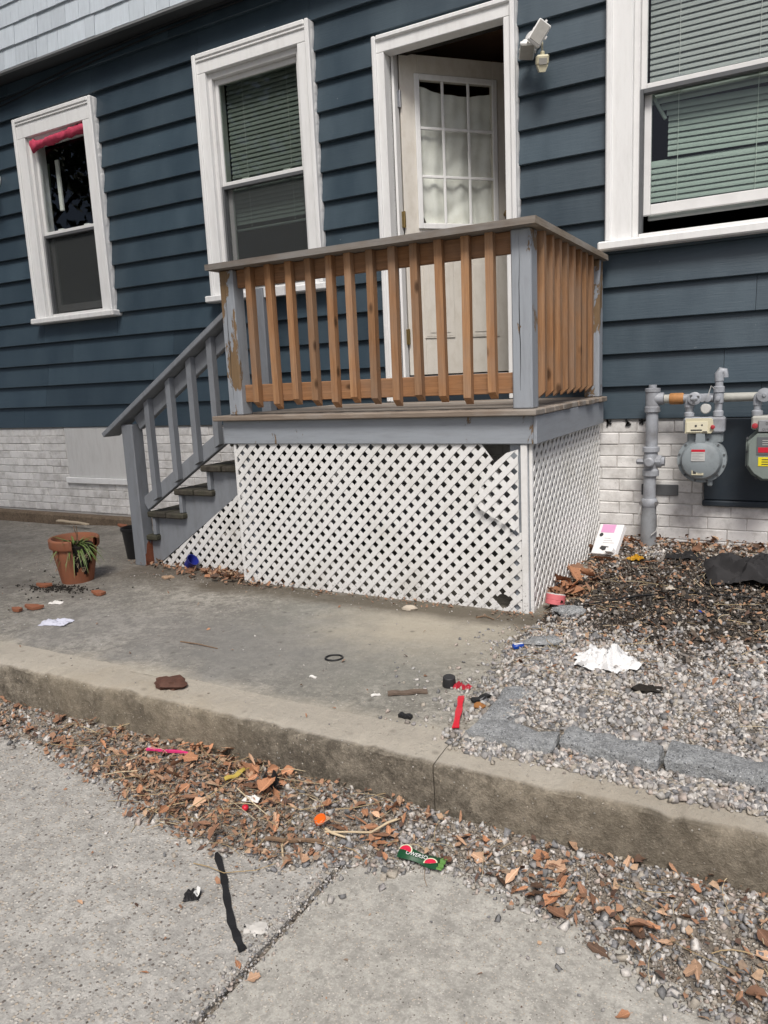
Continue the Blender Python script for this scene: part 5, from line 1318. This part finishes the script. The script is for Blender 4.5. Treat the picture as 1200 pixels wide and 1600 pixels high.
M_MEL, M_RIND = plain('melon_red', (.62, .02, .06), .4, .15), plain('melon_rind', (.70, .72, .50), .4, .1)
for (cx, cy, r, a0, a1) in ((-.040, .002, .021, -.2, 3.1), (.040, -.010, .020, .4, 3.4)):
    child('melon_print', disc(cx, cy, r, r*.85, a0, a1, .0004), M_RIND, wrp); child('melon_print', disc(cx, cy, r*.84, r*.70, a0, a1, .0010), M_MEL, wrp)
tx = bpy.data.curves.new('wrapper_lettering', 'FONT'); tx.body = 'OWERSO'; tx.size = .0155; tx.align_x = 'CENTER'; tx.align_y = 'CENTER'; tx.extrude = .0003; tx.materials.append(M_WHITE)
to = bpy.data.objects.new('wrapper_lettering', curve_mesh('wrapper_lettering', tx)); COL.objects.link(to); to.parent = wrp; to.location = (-.002, -.003, .0135)
# pad and gravel litter
ring = MB(); nn = 36
for i in range(nn):
    a = 2*math.pi*i/nn
    for j in range(6):
        b = 2*math.pi*j/6; r = .030+.0036*math.cos(b); ring.v.append((r*1.15*math.cos(a), r*math.sin(a), .004+.0036*math.sin(b)))
ring.f = [(i*6+j, ((i+1) % nn)*6+j, ((i+1) % nn)*6+(j+1) % 6, i*6+(j+1) % 6) for i in range(nn) for j in range(6)]
tag(link('black_ring', ring.mesh('black_ring', M_BLACK, 60), None, on(522, 1029), (0, 0, .5)), 'small black rubber ring lying alone on the concrete pad', 'ring')
tag(strip('red_strip', [(721, 1093), (718, 1112), (712, 1142)], .020, plain('red_plastic', (.60, .012, .03), .4, .06), .010, .003), 'straight red plastic strip on the kerb beside the granite corner', 'strip')
cap_ = on(702, 1072)
tag(link('plastic_lid', MB().lathe([(.024, 0), (.025, .002), (.022, .034), (.020, .036), (.003, .0365)], n=20).mesh('black_cap', plain('dull_black_cap', (.03, .03, .032), .55), 35), None, cap_+Vector((0, 0, .002)), (.1, .06, 0)), 'dark grey plastic cap standing on the grit near the red strip', 'cap')
tag(crumple('red_scrap', on(722, 1075), .034, .016, .022, plain('dark_red_plastic', (.38, .015, .03), .4, .2), .1, 4), 'crumpled dark red plastic scrap beside the grey cap', 'scrap')
tag(strip('black_bar', [(738, 1100), (752, 1096), (764, 1090)], .022, M_BLKS, .006, .008), 'short black plastic piece against the granite corner', 'scrap')
tag(lump('rust_lump', on(748, 1106), .022, .012, .012, plain('rusty_brown', (.30, .13, .04), .9, .3), .4, 9, .4), 'orange brown lump just in front of the black plastic piece', 'lump')
tag(strip('wood_sliver', [(606, 1087), (635, 1085), (668, 1083)], .020, wood('grey_brown_sliver', (.20, .15, .115), (.11, .08, .06), 0, None, 0, False), .003, .008), 'split brown wood sliver lying on the pad near the kerb', 'wood')
tag(strip('black_clip', [(624, 1120), (633, 1122), (643, 1124)], .016, M_BLKS, .002, .010), 'small black plastic clip on the kerb top', 'clip')
tag(lump('brown_lump', on(268, 1072), .066, .040, .022, plain('wet_brown', (.10, .045, .03), .8, .4, 40), .1, 12, .5), 'flat dark brown clump on the edge of the kerb at left', 'clump')
lg = on(812, 1013); lgt = thing('lighter', 'blue and white plastic lighter lying on the gravel', 'lighter', lg); lgt.rotation_euler = (.1, 0, .75)
child('body', MB().box(-.030, .018, -.012, .012, .002, .020, .006), plain('blue_plastic', (.012, .06, .34), .3, .1), lgt); child('stripe', MB().box(-.024, .012, -.004, .004, .0204, .0212, .0003), M_WHITE, lgt); child('top', MB().box(.0183, .032, -.009, .009, .004, .018, .003), M_STEEL, lgt)
tag(crumple('white_napkin', on(945, 1036), .098, .085, .062, plain('white_tissue', (.70, .70, .69), .9, .03, 30, .2), .35, 21, 26, .45), 'torn crumpled white napkin lying on the gravel', 'napkin')
bx = Vector((-.905, 4.06, .265)); bt = thing('white_carton', 'white carton with a pink patch leaning in the leaves by the side lattice', 'carton', bx)
Mb = Matrix.Translation(Vector((0, .02, .004))) @ Matrix.Rotation(R_(-24), 4, 'Z') @ Matrix.Rotation(R_(-38), 4, 'X') @ Matrix.Rotation(R_(-6), 4, 'Y')
child('panel', MB().box(-.075, .075, 0, .034, 0, .19, .003, Mb), plain('white_card', (.80, .79, .78), .6, .04), bt)
child('pink_patch', MB().box(-.055, .03, -.0012, -.0003, .135, .186, .0002, Mb), plain('pink_print', (.68, .34, .55), .6, .05), bt)
child('round_print', MB().lathe([(.012, -.0014), (.012, -.0004)], (-.045, 0, .12), 1, 14, True, Mb), M_PRINTD, bt)
child('torn_hole', MB().prism([(-.03, .035), (-.005, .022), (.02, .03), (.025, .048), (-.02, .052)], 1, -.0012, -.0003), M_PRINTD, bt)
for o in bt.children:
    if o.name.startswith('torn_hole'): o.matrix_local = Mb
for q in range(3): child('print', MB().box(-.02, .05-.015*q, -.0010, -.0003, .07+q*.014, .073+q*.014, 0, Mb), plain('pale_print', (.5, .5, .52)), bt)
child('flap', MB().box(.03, .074, -.03, -.001, .004, .03, .002, Mb), plain('white_card_flap', (.80, .79, .78), .6, .04), bt)
tg = Vector((-.935, 3.25, .218)); tt = thing('tape_roll', 'pinkish red roll of ribbon with a white top lying by the side lattice', 'ribbon roll', tg); tt.rotation_euler = (-.25, .12, .2)
child('ribbon', MB().lathe([(.036, 0), (.044, .003), (.044, .020), (.0425, .022), (.044, .024), (.044, .046), (.042, .048), (.016, .0485)], n=28), plain('coral_ribbon', (.62, .16, .17), .5, .12), tt, 30)
child('disc', MB().lathe([(.043, .0487), (.043, .051), (.013, .0512)], n=28), plain('white_card_disc', (.74, .70, .66), .6), tt, 30); child('hub', MB().lathe([(.012, .046), (.012, .0522)], n=12), M_PRINTD, tt)
tag(crumple('clear_wrapper', on(866, 908)+Vector((0, .02, .012)), .055, .045, .04, plain('pale_torn_wrapper', (.55, .50, .46), .4, .2), .5, 31, 16, .4), 'torn pale wrapper resting on the leaves behind the ribbon roll', 'wrapper')
tag(crumple('foil_scrap', on(913, 908)+Vector((0, 0, .008)), .05, .022, .022, plain('pale_foil', (.55, .55, .53), .3, .15), .75, 35, 14, .3), 'pale foil scrap between the leaves and the black burnt patch', 'scrap')
tag(crumple('teal_scrap', on(966, 834)+Vector((0, 0, .03)), .035, .02, .03, plain('teal_plastic', (.06, .30, .32), .4, .2), .2, 36), 'teal plastic scrap behind the white carton', 'scrap')
tag(crumple('yellow_scrap', on(992, 878)+Vector((0, 0, .012)), .040, .024, .035, plain('yellow_orange_plastic', (.52, .27, .015), .5, .5, 30), .7, 41, 14, .5), 'yellow crumpled scrap by the foot of the gas riser', 'scrap')
tag(crumple('white_scrap', on(1028, 845)+Vector((0, 0, .01)), .018, .016, .06, MPAPER, .3, 44), 'white paper scrap stuck behind the right of the gas riser', 'paper')
tag(crumple('pale_chip', on(1047, 923)+Vector((0, 0, .006)), .022, .014, .018, plain('pale_shell', (.55, .50, .42), .7, .2), .3, 45), 'pale chip lying on the black burnt gravel', 'chip')
tag(crumple('cloth_char', on(1068, 858+16)+Vector((0, 0, .005)), .09, .05, .04, plain('charred_cloth', (.018, .017, .017), .9, .3), .2, 47), 'black charred rag on the gravel just right of the riser', 'rag')
cl = on(1180, 905)
jk = tag(crumple('black_jacket', cl+Vector((.07, .0, .004)), .27, .20, .13, plain('black_cloth', (.026, .025, .026), .85, .35, 20, .4), -.15, 52, 40, .30), 'crumpled black garment lying on the gravel at the right edge', 'garment')
tag(lump('blue_chip', on(1092, 958), .012, .008, .008, plain('blue_bit', (.01, .05, .4), .4), .3, 1), 'tiny blue plastic bit on the gravel under the burnt patch', 'chip')
tag(lump('wood_char', on(775, 372+640), .014, .008, .008, M_BLKS, .8, 6, .4), 'small black charred bit left of the white napkin', 'charred bit') if False else None
gr_ = on(890, 958); tag(lump('grey_stone', gr_, .075, .045, .022, M_GRANITE, .2, 15, .35), 'flat grey stone in the grit below the ribbon roll', 'stone')
gr_ = on(850, 1005); tag(lump('grey_stone', gr_, .085, .04, .016, M_GRANITE, .5, 16, .35), 'flat grey stone sunk in the grit right of the blue lighter', 'stone')
for (px, py, s, lb) in ((1010, 1080, .05, 'soft black soot clump on the pale gravel below the napkin'),): tag(lump('soot_clump', on(px, py), s, s*.5, .012, M_SOIL, .4, 18, .7), lb, 'soot clump')
tag(lump('pale_stone', on(640, 953), .035, .018, .016, plain('tan_stone', (.48, .42, .34), .9), .3, 19, .3), 'pale tan stone on the pad in front of the lattice', 'stone')
tag(crumple('paper_label', on(88, 974), .072, .042, .026, plain('lilac_white_paper', (.56, .57, .66), .7, .15, 40), .3, 23, 14, .15), 'crumpled lilac white paper cup sleeve on the pad below the flowerpot', 'paper')
tag(crumple('paper_scrap', on(88, 943), .035, .018, .018, MPAPER, .3, 24), 'small white scrap on the pad between the sherds and the flowerpot', 'paper')
def sherd(px, py, sx, sy, label, rot, seed):
    p = on(px, py); rr = random.Random(seed); n = 9; poly = [(sx*math.cos(2*math.pi*i/n)*rr.uniform(.7, 1.1), sy*math.sin(2*math.pi*i/n)*rr.uniform(.7, 1.1)) for i in range(n)]
    mb = MB().prism(poly, 2, 0, .014); mb.v = [(a, b, c+.18*a*a/sx*.8+.006) for a, b, c in mb.v]
    tag(link('pot_sherd', mb.mesh('pot_sherd', M_TERRA, 30), None, p, (.08, .1, rot)), label, 'sherd', 'terracotta sherds on the pad')
sherd(155, 930, .045, .026, 'terracotta sherd lying alone right of the spilled soil', .2, 1); sherd(53, 952, .050, .026, 'long terracotta sherd left of the small white scrap', .5, 2); sherd(28, 956, .030, .022, 'small terracotta sherd at the far left of the pad', .2, 3); sherd(70, 918, .045, .025, 'dark terracotta sherd lying in the spilled soil', .6, 5)
sherd(192, 824, .05, .03, 'terracotta sherd at the wall footing left of the step post', .3, 4)
tag(strip('wood_lath', [(90, 815), (112, 817), (137, 821)], .030, plain('pale_lath', (.52, .43, .31), .8, .15), .004, .01), 'pale strip of wood lying along the wall footing', 'wood')
cpo = Vector((-3.17, 3.24, .195)); ct = thing('blue_cup', 'crushed blue plastic cup in the leaves at the stair lattice', 'cup', cpo)
child('cup', MB().lathe([(.026, 0), (.036, .055), (.039, .058), (.036, .058), (.025, .004)], n=20, caps=False, M=Matrix.Rotation(R_(50), 4, 'Y') @ Matrix.Translation(Vector((-.01, 0, 0)))), plain('cup_blue', (.02, .03, .24), .35, .1), ct)
ct.location.z += .025
tag(lump('blue_bit', on(383, 895)+Vector((0, -.0, .004)), .02, .014, .02, plain('deep_blue_bit', (.01, .03, .35), .4), .3, 2), 'small blue plastic bit at the lower left corner of the front lattice', 'scrap')
tag(lump('white_pebble', on(283, 884), .016, .010, .010, MPAPER, .3, 3, .2), 'white pebble in front of the step post', 'pebble')
tag(strip('brown_clump', [(255, 905), (270, 902)], .045, M_CRUMB, .002, .008), 'little brown clump of leaf mould on the pad in front of the stair lattice', 'clump')
for (a, b, lb) in (((484, 1058), (494, 1060), 'white chip on the pad below the black ring'), ((580, 1089), (594, 1086), 'white chip on the pad left of the wood sliver')):
    tag(strip('white_chip', [a, b], .008, MPAPER, .001, .004), lb, 'chip')
twig('twig', [(282, 1003), (310, 1009), (340, 1014)], .003, M_TWIG, .002, 'thin dark crack across the pad, built as a flat-lying tube')  # a crack in the pad, drawn as a thin dark tube
twig('twig', [(744, 966), (758, 965), (772, 969)], .004, M_TWIG, .003, 'short dark twig on the pad below the lattice hole')
twig('twig', [(905, 950), (1000, 935), (1085, 930), (1190, 940)], .004, M_BLKS, .010, 'long thin black stick across the burnt gravel', 'stick')

# ------------------------------------------------------------------ broken flower pot
pc = gpt(122, 907); pot = thing('flower_pot', 'broken terracotta flower pot with a spider plant and soil showing through the gap', 'flower pot', pc)
pot.rotation_euler = (0, .03, 0); pot.scale = (.87, .87, .93)
PH, RT_, RB = .285, .150, .102
prof = [(RB, 0)]+[(RB+.036*q_/9, .18*q_/9) for q_ in range(1, 10)]+[ (RT_-.012, .225), (RT_+.006, .226), (RT_+.010, .232), (RT_+.012, .278), (RT_+.006, PH), (RT_-.008, PH), (RT_-.014, .276), ]+[(RB-.012+.036*(9-q_)/9, .18-.166*q_/9) for q_ in range(10)]+[(RB-.013, .013), (.001, .014)]
NS = 64; mb = MB(); mb.v = [(r*math.cos(2*math.pi*k_/NS), r*math.sin(2*math.pi*k_/NS), h) for r, h in prof for k_ in range(NS)]
view = math.atan2(-pc.y, -pc.x)                            # the gap faces the street, right of centre
def gone(i, k_):
    a = (2*math.pi*(k_+.5)/NS-view+math.pi) % (2*math.pi)-math.pi; z = (prof[i][1]+prof[i+1][1])/2
    return -.10 < a < 1.05-.55*(1-min(z, .22)/.22) and z > .07+.03*math.sin(a*9)
for i in range(len(prof)-1):
    for k_ in range(NS):
        if i < 26 and gone(i, k_): continue
        mb.f.append((i*NS+k_, i*NS+(k_+1) % NS, (i+1)*NS+(k_+1) % NS, (i+1)*NS+k_))
mb.f.append(tuple(range(NS))[::-1]); child('pot', mb, M_TERRA, pot, 40)
sb = MB(); nz = 14
for j in range(nz+1):
    h = .012+.225*j/nz
    for k_ in range(40):
        a = 2*math.pi*k_/40; r = (RB-.016)+(.034)*j/nz; r *= 1-.10*abs(mnoise.noise(Vector((math.cos(a)*5, math.sin(a)*5, h*26)))); sb.v.append((r*math.cos(a), r*math.sin(a), h+.004*mnoise.noise(Vector((a*3, h*9, 0)))))
sb.f = [(j*40+k_, j*40+(k_+1) % 40, (j+1)*40+(k_+1) % 40, (j+1)*40+k_) for j in range(nz) for k_ in range(40)]+[tuple(range(nz*40, nz*40+40))]
child('soil', sb, M_SOIL, pot)
rp = random.Random(5); rt = MB()
for i in range(15):
    a = view+rp.uniform(-.05, .75); z = rp.uniform(.07, .2); P_ = []
    for q in range(5): P_.append(((RB+.012+.03*z/.2)*math.cos(a), (RB+.012+.03*z/.2)*math.sin(a), z)); a += rp.uniform(-.12, .16); z += rp.uniform(-.03, .02)
    rt.tube(P_, .0008, 4, False)
stuff(child('roots', rt, M_PALETWIG, pot))
for i in range(78):
    a = rp.uniform(0, 6.28) if i % 3 else view+rp.uniform(-.5, 1.2); ln = rp.uniform(.09, .22); up = rp.uniform(.2, 1.1); w_ = rp.uniform(.008, .016); b0 = rp.uniform(0, .05)
    vs = []
    for q in range(8):
        t = q/7; r = b0+ln*t*math.cos(up*.6); z = .225+ln*(math.sin(up)*t-.95*t*t*(1.0 if up < .9 else .55)); z = max(z, .06)
        w2_ = w_*(1-t**2*.95)*(.6+.4*min(1, t*4))
        for s_ in (-1, 0, 1): vs.append((r*math.cos(a)-s_*w2_*math.sin(a)*.6, r*math.sin(a)+s_*w2_*math.cos(a)*.6, z-(.35*w2_ if s_ == 0 else 0)))
    child('plant_leaf', MB().add(vs, [(q*3+s_, q*3+s_+1, q*3+s_+4, q*3+s_+3) for q in range(7) for s_ in (0, 1)]), M_PLANT if rp.random() < .7 else M_PLANT2, pot)
for i in range(2):
    twg = MB().tube([(.02*i, .01, .22), (.03+.01*i, .0, .30), (.02+.03*i, -.01, .36)], .0028, 5); child('dry_stem', twg, M_TWIG, pot)

# black nursery pot tucked behind the foot of the step post
npot = thing('nursery_pot', 'black plastic plant pot standing behind the foot of the step post', 'plant pot', (-3.785, 3.41, pad_z(-3.785, 3.41)))
child('pot', MB().lathe([(.066, 0), (.085, .185), (.093, .186), (.094, .205), (.088, .206), (.080, .185), (.062, .01)], n=28, caps=False), M_BLACK, npot, 40)
child('soil', MB().lathe([(.002, .168), (.078, .165), (.079, .16)], n=20), M_SOIL, npot)

# ------------------------------------------------------------------ trees across the street (mirrored in the windows; the leaning one added to shade the left)
def tree(x, y, h, label, seed, crown, nl=9000, ls=.16, off=(0, 0), spread=.30):
    rr = random.Random(seed); r2 = np.random.default_rng(seed)
    t = thing('street_tree', label, 'tree', (x, y, 0), 'trees across the street')
    tr = MB(); pts = [(x+.15*math.sin(i*.9+seed), y+.12*math.cos(i*1.1), h*.62*i/7) for i in range(8)]; tr.tube(pts, [.26*(1-.75*i/7) for i in range(8)], 10)
    tr.build('trunk', M_BARK, t, 60)
    blobs = []
    for i in range(crown):
        a = rr.uniform(0, 6.28); rad = rr.uniform(.3, 1)**.6*h*spread; bz = h*rr.uniform(.40, .95); rad *= math.sin(math.pi*min(1, (bz/h-.32)/.68)*.9+.15)
        c = Vector((x+rad*math.cos(a)+off[0]*sm((bz/h-.35)/.3), y+rad*math.sin(a)+off[1]*sm((bz/h-.35)/.3), bz)); blobs.append((c, h*rr.uniform(.07, .13)))
        k0 = Vector(pts[min(7, 3+i % 5)])
        if i % 2 == 0: MB().tube([k0, k0.lerp(c, .5)+Vector((0, 0, .2)), c], [.07, .045, .02], 6).build('limb', M_BARK, t, 60)
    n = nl; ci = r2.integers(0, crown, n); C = np.array([b[0] for b in blobs])[ci]; Rr = np.array([b[1] for b in blobs])[ci]
    d_ = r2.normal(size=(n, 3)); d_ /= np.linalg.norm(d_, axis=1)[:, None]; P = C+d_*(Rr*r2.uniform(.35, 1.1, n))[:, None]
    u = r2.normal(size=(n, 3)); u /= np.linalg.norm(u, axis=1)[:, None]; v_ = np.cross(u, r2.normal(size=(n, 3))); v_ /= np.linalg.norm(v_, axis=1)[:, None]
    s_ = r2.uniform(.5, 1, n)[:, None]*ls
    V = np.stack([P-u*s_, P+v_*s_*.45, P+u*s_, P-v_*s_*.45], 1).reshape(-1, 3); F = (np.array([(0, 1, 2, 3)])[None]+4*np.arange(n)[:, None, None]).reshape(-1, 4)
    cr = link('crown', nmesh('crown', V, F, M_TREELEAF, 4), t, (0, 0, 0)); cr.location = (-x, -y, 0)
tree(-8.2, -2.2, 9.0, 'broad leafy street tree mirrored in the left window', 4, 26, 16000, .075)
tree(-4.6, -3.2, 8.5, 'street tree mirrored at the top of the middle window', 9, 22, 10000, .16)
tree(-12.5, .5, 10.0, 'tall street tree farthest left along the street', 14, 24, 7000, .14)
tree(-6.6, -1.6, 9.6, 'unseen leaning tree added so its crown shades the left of the house', 23, 34, 5500, .12, (2.2, .9), .36)  # unseen shade caster, crown offset to darken the left wall
